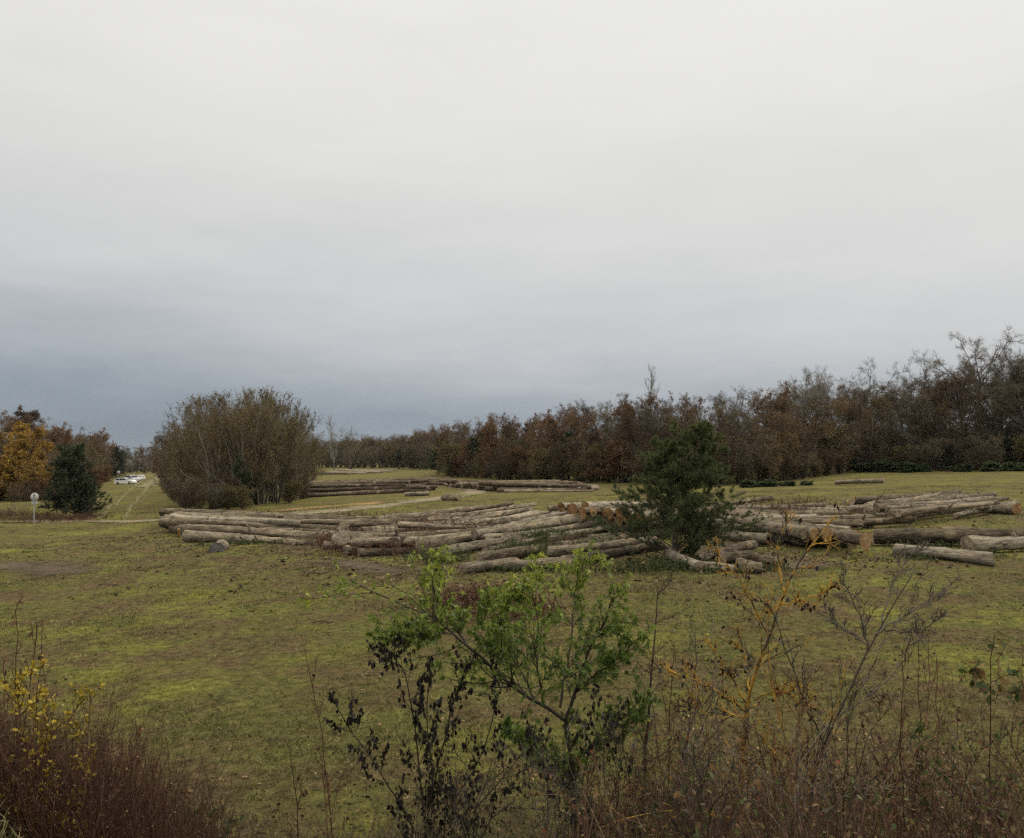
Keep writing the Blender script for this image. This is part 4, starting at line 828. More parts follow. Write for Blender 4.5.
# weed clumps between the logs and on the meadow
RED_ST = twig_mat('dry_red_stems', [(.1, (.020, .008, .005)), (.5, (.085, .036, .021)), (.8, (.16, .078, .046)), (.95, (.24, .16, .10))])
TAN_ST = twig_mat('dry_tan_stems', [(.1, (.05, .035, .02)), (.5, (.13, .10, .06)), (.9, (.25, .2, .13))])
GREEN_ST = twig_mat('green_weed_stems', [(.1, (.02, .028, .01)), (.5, (.05, .065, .022)), (.9, (.09, .11, .04))])
WEED_LF = leaf_mat('weed_leaves', [(0, (.018, .028, .010)), (.5, (.045, .06, .02)), (1, (.10, .12, .04))]); RED_LF = leaf_mat('dry_red_leaves', [(0, (.03, .014, .01)), (.5, (.085, .042, .026)), (1, (.17, .10, .06))])
def weeds(px, py, rx, ry, n, h, label, st=RED_ST, lf=RED_LF, name='weed_clump', seed=0, leafy=3, wr=.005):
    r = np.random.default_rng(seed + int(px)); c = gp(px, py); o = empty(name, c, label, 'weeds', 'weed clumps')
    P, RD = stems(r, n, 1.0, .22, 5, .12, wr, 0); hh = r.uniform(h[0], h[1], n); P = P * hh[:, None, None]
    off = np.stack([r.normal(0, rx * .5, n), r.normal(0, ry * .5, n)], 1); P[:, :, :2] += off[:, None]
    P[:, :, 2] += (gz(c[0] + off[:, 0], c[1] + off[:, 1]) - c[2])[:, None]
    a = MB(); a.tubes(P, RD, 3); Q, RQ = kids(r, P, RD, 4, .3, 1, .55, .35, 3, .15, .1, .7, wr * .6); a.tubes(Q, RQ, 3); a.build('stems', st, o)
    pos, tg = along(r, Q, leafy, .2); b = MB(); b.cards(pos, r.uniform(.03, .08, len(pos)), LEAF, LEAF_F, None, None, r); b.build('leaves', lf, o); return o
WL = [(375, 553, 2.4, 1.4, 420, (.4, 1.0), 'reddish dry weeds standing at the left end of middle spread', 0), (405, 556, 1.6, 1.0, 140, (.3, .8), 'dry brown weeds before the middle spread', 0), (335, 545, 1.3, .9, 160, (.35, .8), 'dark dry weeds at right tip of front left log', 0), (420, 545, 2.2, 1.2, 300, (.5, 1.0), 'thin dry weeds between logs of the middle spread', 0),
      (300, 535, 2.0, .5, 90, (.3, .6), 'green weeds growing on top of left stack logs', 1), (525, 556, 1.3, .8, 200, (.5, 1.0), 'dark green weed clump among logs before orange butts', 1), (440, 563, 1.2, .7, 140, (.4, .8), 'green weeds left of pale front log', 1), (600, 552, 1.4, .8, 120, (.4, .8), 'grassy weeds left of the young pine', 1), (660, 572, 1.8, .7, 240, (.25, .6), 'grass tuft around the foot of the young pine', 1), (570, 549, 1.0, .5, 80, (.5, .9), 'tall dry stalks among the logs before butts', 2),
      (785, 520, 2.0, 1.6, 320, (.7, 1.5), 'dark dry thicket between pine and right stack', 0), (800, 512, 2.2, 1.5, 160, (.6, 1.3), 'brown dry weeds on the right stack rear', 0), (860, 519, 2.0, 1.0, 110, (.4, .8), 'dry weeds between right stack and rear pile', 2), (470, 606, 1.5, 1.3, 330, (.3, .7), 'reddish dry weed patch behind the green sapling', 0), (515, 615, 1.2, 1.0, 220, (.3, .65), 'reddish dry weed patch right of the first one', 0),
      (250, 546, 3.6, .35, 170, (.12, .35), 'grass fringe along the front log of left stack', 1), (520, 572, 2.6, .4, 150, (.12, .35), 'grass fringe along the front logs of middle spread', 1), (940, 560, 2.2, .4, 110, (.1, .3), 'grass fringe along the single grey log at right', 1), (960, 545, 3.5, .4, 140, (.12, .35), 'grass fringe under the thick right logs', 1), (740, 574, 1.6, .4, 120, (.12, .35), 'grass fringe before the wood offcuts', 1), (400, 533, 3.2, 2.2, 320, (.7, 1.3), 'tall dry brown weeds growing through left part of middle spread', 0), (455, 538, 2.4, 2.0, 260, (.7, 1.3), 'tall dry weeds growing through centre of middle spread', 0), (365, 541, 2.0, 1.6, 220, (.5, 1.1), 'dark dry weeds between left stack and middle spread', 0), (545, 543, 1.6, 1.0, 160, (.6, 1.1), 'green weeds between logs before the butt stack', 1),
      (20, 509, 5.0, 1.2, 260, (.4, 1.0), 'rough brown weeds on top of low bank at left edge', 2),
      (62, 521, 4.0, 1.2, 420, (.4, .9), 'brown weeds along the low bank by the signpost', 0), (15, 519, 5.0, 1.4, 460, (.5, 1.2), 'dark weeds on the low bank at left edge', 0), (45, 518, .5, .3, 30, (.4, .8), 'yellowish weed beside the signpost', 2), (235, 516, 4.0, 1.2, 200, (.2, .6), 'dry weeds between thicket and left stack', 0), (340, 517, 5.0, 1.0, 160, (.2, .5), 'dry weeds along the track behind left stack', 2), (345, 487, 2.5, 1.5, 120, (.4, .9), 'green weeds on the far dark pile', 1), (440, 477, 4, 2, 160, (.6, 1.4), 'brown brush heap at the wood corner', 0)]
for (a, b, c_, d_, n_, h_, lab, k_) in WL:
    weeds(a, b, c_, d_, n_, h_, lab, [RED_ST, GREEN_ST, TAN_ST][k_], [RED_LF, WEED_LF, RED_LF][k_], wr=.006)

# ------------------------------------------------------------------ foreground shrubs
def limb(pts, r0, r1, K=12, toground=False):
    K = 13
    """polyline through (px, py, distance) -> arrays of one branch"""
    w_ = [atd(*p) for p in pts]
    if toground: b = w_[0]; w_ = [np.array([b[0], b[1], float(gz(b[0], b[1])) - .08])] + w_
    w_ = np.array(w_); d = np.r_[0, np.cumsum(np.linalg.norm(np.diff(w_, axis=0), axis=1))]; s = np.linspace(0, d[-1], K)
    P = np.stack([np.interp(s, d, w_[:, i]) for i in range(3)], 1); P[1:-1] = (P[:-2] + 2 * P[1:-1] + P[2:]) / 4
    P[1:-1] += rng.normal(0, .008, (K - 2, 3))
    return P[None], np.linspace(r0, r1, K)[None]
def stack_(ls): return np.concatenate([l[0] for l in ls]), np.concatenate([l[1] for l in ls])
FB = twig_mat('sapling_bark', [(.1, (.012, .009, .007)), (.5, (.036, .028, .021)), (.9, (.085, .07, .053))], 12)
FB_D = twig_mat('blackened_stems', [(.1, (.010, .008, .006)), (.5, (.028, .022, .017)), (.9, (.06, .05, .04))], 12)
FB_G = twig_mat('grey_stems', [(.1, (.045, .037, .028)), (.5, (.10, .085, .066)), (.9, (.19, .165, .135))], 12)
def lichen_mat():
    t = MT('lichen_bark'); o = t.obj(); f = t.noise(o, 9, 5, .7); g = t.noise(o, 3.0, 4, .6)
    c = t.ramp(f, [(.3, (.03, .023, .016)), (.6, (.09, .075, .058)), (.8, (.17, .15, .12))])
    m = t.ramp(t.math('ADD', t.math('MULTIPLY', f, .45), t.math('MULTIPLY', g, .55)), [(.45, 0.0), (.51, .95)]); c = t.mix(m, c, t.ramp(f, [(.3, (.22, .115, .018)), (.7, (.46, .27, .04))]))
    t.color(c); t.bump(f, .8, .01); return t.m
LICHEN = lichen_mat()
DARK_LF = leaf_mat('dark_dry_leaves', [(0, (.02, .010, .008)), (.6, (.06, .03, .02)), (.95, (.11, .06, .035)), (1, (.25, .18, .04))], .1)
BRIAR_ST = twig_mat('briar_stems', [(.1, (.020, .010, .007)), (.5, (.070, .036, .024)), (.8, (.13, .08, .055)), (.95, (.25, .18, .13))])
BRIAR_L = leaf_mat('briar_leaves', [(0, (.03, .018, .012)), (.4, (.09, .055, .03)), (.6, (.17, .10, .045)), (.75, (.05, .07, .02)), (.92, (.09, .11, .03)), (1, (.22, .05, .04))], .3)
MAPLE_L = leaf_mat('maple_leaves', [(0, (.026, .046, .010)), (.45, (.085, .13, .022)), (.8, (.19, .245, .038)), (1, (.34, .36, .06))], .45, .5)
BLACK_L = leaf_mat('blackened_leaves', [(0, (.006, .005, .004)), (.6, (.016, .012, .010)), (1, (.04, .028, .02))], .05, .6)
YEL_L = leaf_mat('small_yellow_leaves', [(0, (.16, .12, .015)), (.5, (.34, .25, .025)), (1, (.5, .38, .05))], .4)
BRAM_L = leaf_mat('bramble_leaves', [(0, (.03, .045, .012)), (.4, (.06, .085, .022)), (.65, (.13, .12, .035)), (.85, (.20, .13, .05)), (1, (.14, .06, .04))], .35)
BRN_L = leaf_mat('dry_brown_leaves', [(0, (.03, .018, .012)), (.5, (.085, .05, .03)), (.9, (.17, .11, .06)), (1, (.26, .16, .06))], .2)
DOWN = np.array([0, 0, -1.0])

# green maple sapling
o = empty('maple_sapling', gp(574, 838) * 0 + np.array([*atd(574, 838, 7.0)[:2], float(gz(*atd(574, 838, 7.0)[:2]))]), 'leafy green maple sapling with forked trunk in the foreground middle', 'sapling')
inv = -np.array(o.location)
trunk = limb([(574, 838, 7.0), (573, 765, 7.0), (566, 719, 7.0)], .028, .021, 12, True)
limbs = stack_([limb([(566, 721, 7.0), (537, 703, 6.95), (507, 681, 6.9), (482, 659, 6.8), (452, 633, 6.75), (430, 612, 6.7), (386, 600, 6.6), (350, 580, 6.5)], .017, .004),
    limb([(467, 645, 6.8), (448, 618, 6.9), (430, 588, 7.0), (441, 556, 7.1)], .009, .003), limb([(476, 652, 6.8), (495, 625, 6.6), (505, 605, 6.5), (525, 588, 6.4)], .008, .003),
    limb([(537, 703, 6.95), (520, 668, 7.2), (500, 635, 7.4), (478, 620, 7.5), (500, 598, 7.6)], .010, .003),
    limb([(566, 718, 7.0), (577, 692, 7.1), (581, 662, 7.15), (596, 640, 7.2), (610, 606, 7.3), (620, 582, 7.4)], .016, .004),
    limb([(560, 708, 7.0), (568, 660, 7.1), (574, 622, 7.2), (574, 588, 7.3), (586, 556, 7.4)], .013, .003), limb([(577, 690, 7.1), (600, 672, 6.8), (622, 655, 6.6), (636, 640, 6.5)], .010, .003),
    limb([(545, 708, 7), (535, 660, 6.6), (540, 620, 6.5), (530, 590, 6.4), (536, 566, 6.3)], .009, .003), limb([(452, 633, 6.75), (420, 634, 6.5), (395, 632, 6.4), (385, 640, 6.3)], .006, .003),
    limb([(574, 765, 7.0), (600, 735, 6.9), (625, 715, 6.8), (640, 700, 6.8)], .009, .003), limb([(573, 780, 7.0), (548, 750, 7.2), (520, 740, 7.3), (505, 730, 7.3)], .009, .003)])
m = MB(); m.tubes(trunk[0] + inv, trunk[1], 8); m.tubes(limbs[0] + inv, limbs[1], 6)
limbs2 = (np.concatenate([limbs[0], trunk[0]]), np.concatenate([limbs[1], trunk[1]])); P1, R1 = kids(rng, *limbs2, 26, .10, 1, .85, .36, 6, .17, .06, .5, .0026, .5); m.tubes(P1 + inv, R1, 4)
P2, R2 = kids(rng, P1, R1, 4, .15, 1, .75, .5, 5, .18, .08, .6, .0022, .4, minlen=.06); m.tubes(P2 + inv, R2, 4); m.build('trunk', FB, o)
m = MB()
for B, n_ in ((P2, 5), (P1, 6), (limbs[0][:, 4:], 22)):
    pos, tg = along(rng, B, n_, .25); pos = pos[rng.random(len(pos)) < .85]
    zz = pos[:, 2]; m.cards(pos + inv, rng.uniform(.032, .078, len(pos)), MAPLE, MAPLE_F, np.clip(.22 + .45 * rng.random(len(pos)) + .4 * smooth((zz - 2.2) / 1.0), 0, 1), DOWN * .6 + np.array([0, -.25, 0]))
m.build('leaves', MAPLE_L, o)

def shrub(name, base, limbs_l, label, cat, bark, leaf=None, lname='leaves', tmpl=(LEAF, LEAF_F), lsize=(.03, .06), droop=None, k1=(6, .7, .3), k2=(4, .65, .5), nl=(2, 2), keep=1.0, group=None, rt=.0022, up=.06, trunk_sides=7, k3=None, tpow=1.0):
    """limbs given as polylines; twigs in two or three orders; leaves along the twigs"""
    b = atd(*base); c = np.array([b[0], b[1], float(gz(b[0], b[1]))]); o = empty(name, c, label, cat, group)
    Ls = stack_(limbs_l); m = MB(); m.tubes(Ls[0] - c, Ls[1], trunk_sides); Pk = []
    P1, R1 = kids(rng, *Ls, k1[0], .12, 1, k1[1], k1[2], 6, .15, up, .5, rt * 1.3, .45); m.tubes(P1 - c, R1, 4); Pk.append((P1, nl[0]))
    P2, R2 = kids(rng, P1, R1, k2[0], .15, 1, k2[1], k2[2], 5, .17, up, .6, rt, .4, minlen=.05); m.tubes(P2 - c, R2, 3); Pk.append((P2, nl[1]))
    if k3: P3, R3 = kids(rng, P2, R2, k3[0], .15, 1, k3[1], k3[2], 4, .17, up, .7, rt * .8, .4, minlen=.04); m.tubes(P3 - c, R3, 3); Pk.append((P3, nl[1]))
    m.build('stems', bark, o)
    if leaf:
        m = MB()
        for B, n_ in Pk:
            if n_ <= 0: continue
            pos, tg = along(rng, B, max(1, int(math.ceil(n_))), .2); pos = pos[rng.random(len(pos)) < keep * n_ / max(1, math.ceil(n_))]
            m.cards(pos - c, rng.uniform(*lsize, len(pos)), tmpl[0], tmpl[1], rng.random(len(pos)) ** tpow, droop)
        m.build(lname, leaf, o)
    return o
G = True
# black-leaved dead shrub, left of the maple
shrub('withered_shrub', (425, 838, 6.4), [limb([(425, 838, 6.4), (420, 760, 6.4), (412, 700, 6.35), (400, 650, 6.3), (394, 658, 6.3)], .012, .003, 12, G),
    limb([(425, 830, 6.4), (440, 760, 6.5), (452, 700, 6.55), (470, 665, 6.6)], .011, .003, 12, G), limb([(420, 838, 6.4), (400, 800, 6.3), (375, 765, 6.2), (350, 735, 6.1), (340, 712, 6.05)], .011, .003, 12, G),
    limb([(430, 838, 6.4), (435, 780, 6.2), (425, 720, 6.1), (430, 680, 6.0)], .010, .003, 12, G), limb([(432, 838, 6.4), (470, 780, 6.6), (490, 730, 6.7), (505, 680, 6.8)], .010, .003, 12, G), limb([(436, 838, 6.4), (485, 800, 6.3), (520, 760, 6.2), (530, 735, 6.2)], .010, .003, 12, G)],
    'withered shrub with drooping blackened leaves left of the green sapling', 'shrub', FB_D, BLACK_L, lsize=(.024, .05), droop=DOWN * 1.6, k1=(22, .65, .22), k2=(5, .6, .45), nl=(5, 4), keep=.9)
shrub('withered_shrub', (600, 838, 6.2), [limb([(600, 838, 6.2), (606, 790, 6.2), (600, 740, 6.1), (612, 715, 6.1)], .011, .003, 12, G), limb([(605, 838, 6.2), (625, 790, 6.3), (615, 750, 6.4), (590, 725, 6.5)], .009, .003, 12, G), limb([(595, 838, 6.2), (575, 800, 6.0), (545, 770, 5.9), (520, 750, 5.9)], .008, .003, 12, G)],
    'smaller withered shrub with dark leaves right of the sapling trunk', 'shrub', FB_D, BLACK_L, lsize=(.03, .055), droop=DOWN * 1.4, k1=(14, .6, .3), k2=(4, .6, .45), nl=(4, 3), keep=.7)
# thin dark leafless sapling
shrub('bare_sapling', (638, 838, 7.2), [limb([(640, 838, 7.2), (645, 760, 7.2), (648, 700, 7.15), (654, 640, 7.1), (658, 588, 7.1)], .022, .004, 14, G)], 'thin upright dark bare sapling right of the green sapling', 'sapling', FB_D, BRN_L, k1=(26, .8, .16), k2=(5, .7, .45), nl=(.3, .15), lsize=(.02, .04))
shrub('bare_sapling', (690, 838, 7.6), [limb([(690, 838, 7.6), (684, 770, 7.6), (690, 700, 7.6), (700, 650, 7.6), (690, 618, 7.6)], .012, .003, 12, G), limb([(684, 780, 7.6), (705, 720, 7.8), (722, 660, 7.9)], .008, .003)], 'pale slender leafless stem between dark sapling and lichen tree', 'sapling', FB_G, MAPLE_L, k1=(22, .7, .22), k2=(5, .7, .45), nl=(.3, .3), lsize=(.03, .05))
# lichen covered small tree
shrub('lichen_tree', (740, 838, 6.8), [limb([(738, 838, 6.8), (742, 780, 6.8), (747, 705, 6.8)], .026, .018, 10, G), limb([(747, 708, 6.8), (755, 670, 6.7), (772, 630, 6.6), (785, 590, 6.5), (800, 560, 6.45), (832, 518, 6.4)], .015, .004),
    limb([(785, 592, 6.5), (776, 560, 6.6), (780, 535, 6.6), (788, 520, 6.6)], .008, .003), limb([(768, 640, 6.6), (752, 600, 6.5), (735, 575, 6.4), (715, 550, 6.3)], .008, .003), limb([(780, 606, 6.55), (805, 598, 6.4), (832, 588, 6.3)], .006, .003),
    limb([(746, 712, 6.8), (720, 692, 6.6), (695, 680, 6.5), (665, 668, 6.4)], .010, .003), limb([(746, 718, 6.8), (715, 712, 7.0), (680, 705, 7.1)], .008, .003), limb([(750, 690, 6.7), (745, 660, 6.9), (738, 628, 7.0)], .009, .003), limb([(747, 705, 6.8), (725, 665, 6.9), (705, 640, 7.0)], .008, .003), limb([(754, 700, 6.8), (775, 690, 6.6), (800, 700, 6.5), (830, 712, 6.4)], .007, .003)],
    'small tree with grey trunk and branches crusted in orange lichen', 'tree', LICHEN, BLACK_L, k1=(15, .75, .28), k2=(4, .7, .4), nl=(.3, .12), k3=(2, .6, .5), lsize=(.03, .05), droop=DOWN, rt=.0036, group=None)
shrub('lichen_shrub', (795, 838, 6.3), [limb([(795, 838, 6.3), (790, 760, 6.3), (775, 700, 6.25), (766, 640, 6.2), (770, 600, 6.2)], .010, .003, 12, True), limb([(797, 838, 6.3), (815, 760, 6.4), (838, 700, 6.4), (850, 655, 6.4)], .009, .003, 12, True), limb([(790, 770, 6.3), (760, 735, 6.1), (735, 715, 6.0), (700, 700, 5.9)], .006, .003), limb([(793, 838, 6.3), (700, 808, 6.0), (640, 812, 5.9), (600, 828, 5.8)], .008, .003, 12, True)], 'slender shrub of lichen yellowed stems right of the lichen tree', 'shrub', LICHEN, BRIAR_L, k1=(12, .7, .25), k2=(4, .65, .45), nl=(.2, .1), lsize=(.02, .04), rt=.0026)
# bare forked shrub at right
shrub('bare_shrub', (812, 838, 6.6), [limb([(800, 838, 6.6), (815, 770, 6.6), (830, 730, 6.55), (850, 690, 6.5), (867, 648, 6.5), (884, 620, 6.5), (912, 575, 6.5)], .018, .004, 14, G), limb([(867, 650, 6.5), (862, 620, 6.4), (850, 595, 6.3), (838, 575, 6.2)], .008, .003),
    limb([(875, 634, 6.5), (910, 612, 6.4), (945, 590, 6.3), (962, 574, 6.25)], .008, .003), limb([(868, 646, 6.5), (845, 630, 6.7), (825, 612, 6.8)], .007, .003), limb([(882, 622, 6.5), (890, 590, 6.7), (905, 560, 6.8), (918, 548, 6.8)], .007, .003), limb([(880, 628, 6.5), (920, 632, 6.2), (940, 618, 6.1)], .006, .003), limb([(824, 745, 6.55), (800, 690, 6.4), (782, 640, 6.3), (772, 606, 6.3)], .008, .003), limb([(840, 715, 6.5), (880, 690, 6.7), (905, 660, 6.8), (912, 630, 6.8)], .007, .003)],
    'leafless forked grey shrub fanning fine twigs at right', 'shrub', FB_G, None, k1=(13, .6, .3), k2=(5, .55, .5), nl=(0, 0), k3=(3, .5, .5), rt=.0028)
for i, (bx, d, tops, bark, lab) in enumerate([
    (668, 6.9, [(650, 690), (672, 665), (700, 690), (640, 730), (715, 720)], RED_ST, 'reddish leafless shrub between dark sapling and lichen tree'),
    (712, 6.0, [(690, 742), (716, 715), (742, 730), (668, 770)], FB_G, 'low grey leafless shrub at the foot of the lichen tree'),
    (776, 6.2, [(752, 715), (780, 690), (806, 705), (735, 745), (830, 735)], RED_ST, 'reddish leafless shrub right of the lichen tree trunk'),
    (842, 5.8, [(820, 745), (846, 715), (872, 728), (895, 752)], FB, 'dark leafless shrub below the forked grey shrub'),
    (906, 6.4, [(878, 705), (902, 660), (930, 672), (948, 705), (860, 735)], RED_ST, 'tall reddish leafless shrub left of the bramble'),
    (955, 5.6, [(930, 760), (958, 728), (985, 740), (1005, 770)], FB, 'dark leafless shrub at bottom right before the bramble'),
    (1040, 6.0, [(1000, 720), (1022, 680), (1050, 670), (1080, 700)], RED_ST, 'reddish leafless shrub cut by the right edge'),
    (628, 6.4, [(600, 760), (622, 735), (646, 745), (580, 785)], FB, 'dark leafless twiggy shrub right of the sapling trunk'),
    (590, 5.6, [(560, 790), (590, 770), (620, 782), (640, 800)], RED_ST, 'low reddish twiggy shrub at the sapling foot'),
    (800, 5.5, [(770, 770), (800, 742), (830, 765), (740, 790), (860, 785)], FB_G, 'low grey twiggy shrub below the lichen tree'),
    (700, 5.4, [(670, 790), (702, 765), (730, 780), (640, 805)], FB, 'low dark twiggy shrub at bottom, left of lichen tree'),
    (545, 6.0, [(520, 770), (540, 745), (562, 760), (585, 790)], FB_G, 'low grey twiggy shrub before the sapling trunk'),
    (470, 5.8, [(445, 790), (468, 765), (492, 775), (515, 800)], FB_D, 'low dark twiggy shrub below the withered shrub')]):
    shrub('bare_shrub', (bx, 838, d), [limb([(bx + (tx - bx) * .15, 838, d), (bx + (tx - bx) * .45 + rng.uniform(-8, 8), (838 + ty) / 2, d + rng.uniform(-.2, .2)), (tx, ty, d + rng.uniform(-.4, .4))], .008, .0025, 12, True) for tx, ty in tops],
        lab, 'shrub', bark, BRIAR_L, k1=(12, .65, .34), k2=(4, .6, .5), k3=(2, .55, .5), nl=(.35, .15), lsize=(.02, .045), rt=.0026, group='leafless shrubs in the foreground')
# rose / bramble at right edge
shrub('bramble_bush', (1000, 838, 6.0), [limb([(990, 838, 6.0), (992, 760, 6.0), (988, 700, 5.95), (990, 660, 5.9), (995, 634, 5.9)], .008, .003, 12, G), limb([(1000, 838, 6.0), (1010, 780, 6.2), (1020, 730, 6.3), (1030, 690, 6.3)], .008, .003, 12, G), limb([(985, 838, 6.0), (970, 790, 5.8), (955, 760, 5.7), (940, 752, 5.6)], .007, .003, 12, G),
    limb([(990, 690, 5.95), (975, 672, 5.8), (968, 666, 5.8)], .005, .003), limb([(990, 700, 5.95), (1010, 690, 6.1), (1030, 700, 6.2)], .005, .003), limb([(1010, 838, 6.0), (985, 800, 5.6), (960, 785, 5.5), (930, 790, 5.4)], .006, .003, 12, G)],
    'bramble with brown and dull green leaves at the right edge', 'bush', RED_ST, BRAM_L, k1=(6, .8, .22), k2=(2, .7, .5), nl=(4, 3), lsize=(.04, .085), keep=.8, tpow=.9, droop=DOWN * .4)
shrub('bramble_bush', (900, 838, 5.8), [limb([(900, 838, 5.8), (890, 790, 5.8), (905, 750, 5.8), (940, 735, 5.8)], .007, .003, 12, G), limb([(905, 838, 5.8), (925, 800, 5.7), (960, 775, 5.6), (975, 780, 5.6)], .007, .003, 12, G), limb([(895, 838, 5.8), (870, 800, 5.9), (850, 780, 6), (835, 790, 6)], .006, .003, 12, G)],
    'low green bramble in bottom right corner', 'bush', RED_ST, BRAM_L, k1=(7, .8, .3), k2=(2, .7, .5), nl=(4, 3), lsize=(.035, .075), keep=.7, tpow=1.8, droop=DOWN * .4)
shrub('bramble_bush', (700, 838, 6.4), [limb([(700, 838, 6.4), (690, 790, 6.4), (668, 740, 6.4), (655, 715, 6.4)], .006, .003, 12, G), limb([(705, 838, 6.4), (715, 780, 6.6), (708, 740, 6.7), (690, 710, 6.8)], .006, .003, 12, G), limb([(690, 838, 6.4), (660, 800, 6.2), (640, 785, 6.2)], .006, .003, 12, G)],
    'thin green leaved bramble between sapling and lichen tree', 'bush', RED_ST, MAPLE_L, k1=(7, .8, .3), k2=(3, .7, .5), nl=(3, 2), lsize=(.03, .06), keep=.55, tpow=1.3)
for i, (bx, tx, ty, d, lab) in enumerate([(910, 918, 640, 6.3, 'thin red stem with one dark leaf right of the bare shrub'), (930, 936, 655, 6.6, 'thin bare red stem next to the bramble'), (870, 905, 705, 6.2, 'short bare stem leaning right before the bare shrub')]):
    shrub('dry_stem', (bx, 838, d), [limb([(bx, 838, d), ((bx + tx) / 2 + 6, (838 + ty) / 2, d), (tx, ty, d)], .007, .0025, 12, G)], lab, 'plant', RED_ST, BRN_L, k1=(9, .5, .2), k2=(2, .5, .4), nl=(.2, .1), lsize=(.03, .06), group='thin dry stems in the foreground')
for i, (bx, mx_, tx, ty, d, lab) in enumerate([(332, 322, 304, 648, 5.6, 'tall thin red stem with curled leaf left of the withered shrub'), (300, 296, 290, 745, 5.8, 'thin bare stem left of the tall red one'), (330, 324, 322, 760, 5.2, 'short brown stem below the tall red one'), (20, 17, 15, 610, 5.0, 'tall dry stalk at the left edge, leftmost'), (43, 45, 43, 618, 5.2, 'tall dry stalk with hanging seed head at left edge'), (32, 33, 34, 640, 5.4, 'dry stalk between the two tall ones at left'), (5, 5, 3, 660, 5.0, 'lower dry stalk at the very left edge'), (18, 25, 37, 622, 5.3, 'slanting dry stalk crossing the tall ones at left')]):
    shrub('dry_stem', (bx, 838, d), [limb([(bx, 838, d), (mx_, (838 + ty) / 2, d), (tx, ty, d)], .007, .0025, 12, G)], lab, 'plant', RED_ST, RED_LF, k1=(9, .5, .14), k2=(2, .5, .4), nl=(.7, .4), lsize=(.025, .05), group='thin dry stems in the foreground', droop=DOWN)
# red-brown thicket at lower left: a mass of upright dry stems
def thicket(name, n, xr, dr, top, label, mat, leaf, r0=.0035, spread=.16, kn=5, lsz=(.02, .045), nlf=2, kl=.3, tp=1.0, cat='weeds', curl=.02):
    r = rng; px_ = r.uniform(*xr, n); d = r.uniform(*dr, n); u = (px_ - CX) / F_PX
    x = u * d; y = d; g = gz(x, y); tp_y = np.interp(px_, [t[0] for t in top], [t[1] for t in top]) + np.abs(r.normal(0, 28, n)) + r.uniform(-8, 10, n)
    zt = 4 - (tp_y - (455 - .03 * (px_ - 512))) * d / F_PX; H = np.clip(zt - g, .15, 2.6)
    P, RD = stems(r, n, 1.0, spread, 6, .08, r0, 0, curl); P = P * H[:, None, None]; P += np.stack([x, y, g], 1)[:, None]; P[:, :, 2] += .15 * H[:, None] - .05
    a = MB(); a.tubes(P, RD * (.5 + 1.6 * r.random((n, 1)) ** 2.5), 3); Q, RQ = kids(r, P, RD, kn, .3, 1, .5, kl, 4, .14, .12, .6, .0016); a.tubes(Q, RQ, 3)
    tag(a.build(name, mat), label, cat, kind='stuff')
    pos, tg = along(r, Q, nlf, .2); b = MB(); b.cards(pos, r.uniform(*lsz, len(pos)), LEAF, LEAF_F, r.random(len(pos)) ** tp)
    tag(b.build(name.replace('stems', 'leaves'), leaf), label.replace('stems', 'leaves'), cat, kind='stuff')
thicket('dry_weed_stems', 4200, (-140, 200), (4.6, 6.8), [(-140, 680), (0, 682), (30, 690), (70, 708), (110, 705), (150, 735), (180, 775), (200, 800)], 'dense mass of upright red brown dry weed stems at lower left', RED_ST, DARK_LF, .003, .2, 6, (.008, .02), 1)
thicket('meadow_weed_stems', 900, (170, 420), (5.2, 7.4), [(170, 775), (220, 790), (300, 790), (420, 780)], 'sparse brown weed stems along the bottom, left of middle', TAN_ST, BRN_L, .0025, lsz=(.01, .03), nlf=1)
thicket('briar_stems', 850, (600, 1130), (4.6, 7.4), [(600, 765), (680, 730), (740, 712), (820, 722), (900, 735), (960, 735), (1024, 700), (1130, 680)], 'tangled reddish brown briar stems along the bottom right', BRIAR_ST, BRIAR_L, .0036, .75, 7, (.02, .055), 1, .6, curl=-.04)
thicket('undergrowth_stems', 850, (400, 720), (5.6, 7.6), [(400, 765), (500, 760), (600, 735), (720, 700)], 'brown and green undergrowth stems around the sapling foot', TAN_ST, BRAM_L, .0026, .35, 4, (.012, .035), 2, .35, 1.6)
# yellow leaved shrubs in the lower-left thicket
YD = 4.9
shrub('yellow_shrub', (28, 838, YD), [limb([(28, 838, YD), (25, 760, YD), (18, 690, YD), (12, 668, YD)], .006, .002, 12, G), limb([(30, 838, YD), (38, 760, YD), (35, 700, YD), (40, 672, YD)], .006, .002, 12, G), limb([(34, 838, YD), (45, 780, YD), (52, 715, YD)], .006, .002, 12, G)], 'shrub with small bright yellow leaves at the left edge', 'shrub', RED_ST, YEL_L, k1=(18, .7, .2), k2=(4, .6, .5), nl=(4, 3), lsize=(.022, .04), keep=.9)
shrub('yellow_shrub', (80, 838, YD), [limb([(78, 838, YD), (78, 770, YD), (74, 715, YD), (72, 698, YD)], .005, .002, 12, G), limb([(80, 838, YD), (85, 770, YD), (90, 712, YD), (90, 692, YD)], .005, .002, 12, G)], 'smaller yellow leaved shrub right of the first one', 'shrub', RED_ST, YEL_L, k1=(14, .7, .15), k2=(4, .6, .5), nl=(4, 3), lsize=(.02, .036), keep=.85)
shrub('withered_plant', (136, 838, 5.6), [limb([(138, 838, 5.6), (136, 780, 5.6), (136, 722, 5.6)], .005, .0025, 12, G)], 'stalk with a clump of rust leaves on top in the thicket', 'plant', RED_ST, LV_RUST, k1=(7, .5, .08), k2=(2, .6, .4), nl=(3, 2), lsize=(.03, .05), droop=DOWN)
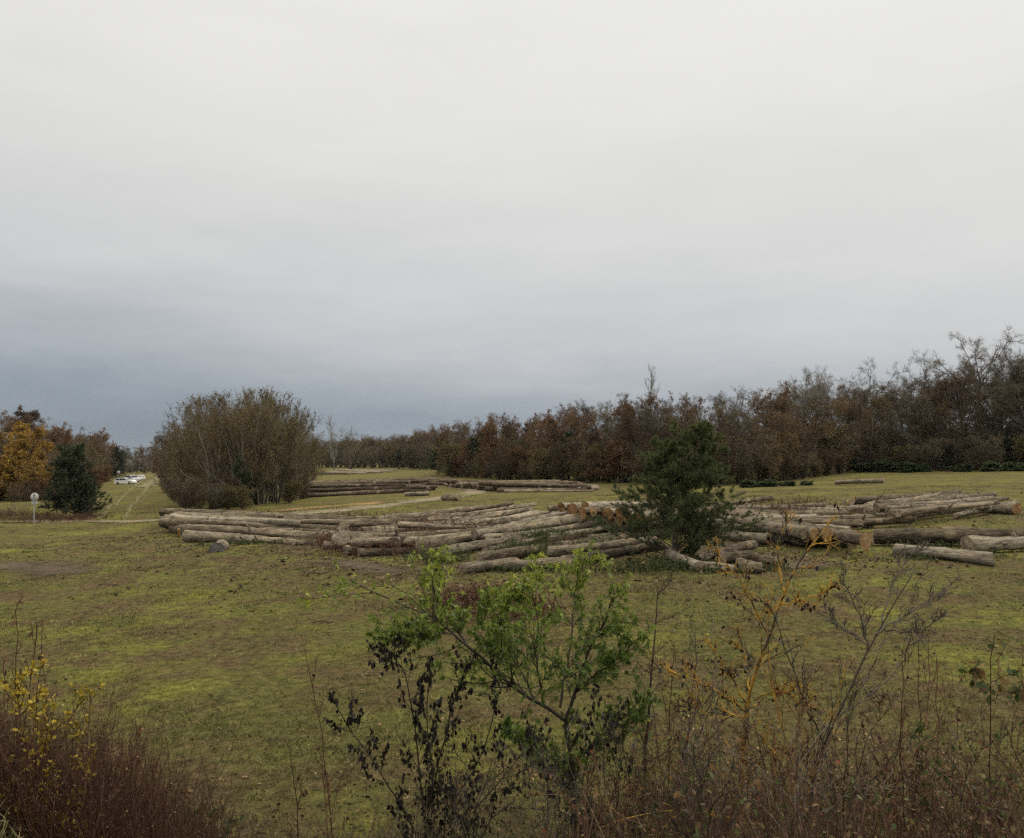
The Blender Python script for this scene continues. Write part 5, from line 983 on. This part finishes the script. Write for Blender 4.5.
shrub('evergreen_plant', (215, 838, 6.2), [limb([(215, 838, 6.2), (214, 810, 6.2), (210, 785, 6.2)], .006, .003, 8, G), limb([(218, 838, 6.2), (224, 815, 6.2), (228, 795, 6.2)], .005, .003, 8, G)], 'small dark green plant in the grass at lower left', 'plant', GREEN_ST, LV_GREEN, k1=(7, .8, .3), k2=(2, .7, .5), nl=(4, 4), lsize=(.03, .06))
# dry grass tuft in the bottom-left corner
n = 2600; x = rng.normal(-3.2, .55, n); y = rng.normal(4.0, .5, n); z = gz(x, y); h = rng.uniform(.08, .24, n); az = rng.uniform(0, 6.28, n); xd = np.stack([np.cos(az), np.sin(az), 0 * az], 1) * .003
p = np.stack([x, y, z - .01], 1); mid_ = p + np.stack([rng.normal(0, .2, n) * h, rng.normal(0, .2, n) * h, h * .7], 1); tip = mid_ + np.stack([rng.normal(0, .45, n) * h, rng.normal(0, .45, n) * h, h * .2], 1)
v = np.stack([p - xd, p + xd, mid_ + xd * .7, mid_ - xd * .7, tip], 1).reshape(-1, 3); b5 = np.arange(n)[:, None] * 5
mb = MB(); mb.add(v, b5 + np.array([[0, 1, 2, 3]]), np.repeat(rng.random(n), 5)); mb.f3.append(b5 + np.array([[3, 2, 4]]))
DRYG = leaf_mat('long_grass', [(0, (.05, .06, .018)), (.5, (.14, .14, .05)), (1, (.32, .28, .14))], .3)
tag(mb.build('long_grass', DRYG), 'pale long grass in the bottom left corner', 'grass', kind='stuff')
finish_labels()

# ------------------------------------------------------------------ the air
hz = bpy.data.materials.new('haze'); hz.use_nodes = True; hn = hz.node_tree.nodes; hn.clear()
ho_ = hn.new('ShaderNodeOutputMaterial'); pv = hn.new('ShaderNodeVolumePrincipled'); pv.inputs['Density'].default_value = .00004; pv.inputs['Color'].default_value = (.86, .90, .95, 1); pv.inputs['Anisotropy'].default_value = .2
hz.node_tree.links.new(pv.outputs[0], ho_.inputs['Volume'])
bv = np.array([[x, y, z] for x in (-2060, 2060) for y in (-2060, 2060) for z in (-5, 60)], float)
mb = MB(); mb.add(bv, np.array([[0, 1, 3, 2], [4, 6, 7, 5], [0, 4, 5, 1], [2, 3, 7, 6], [0, 2, 6, 4], [1, 5, 7, 3]])); tag(mb.build('haze', hz, smooth=False), 'thin pale haze lying over the whole clearing', 'haze', kind='stuff')
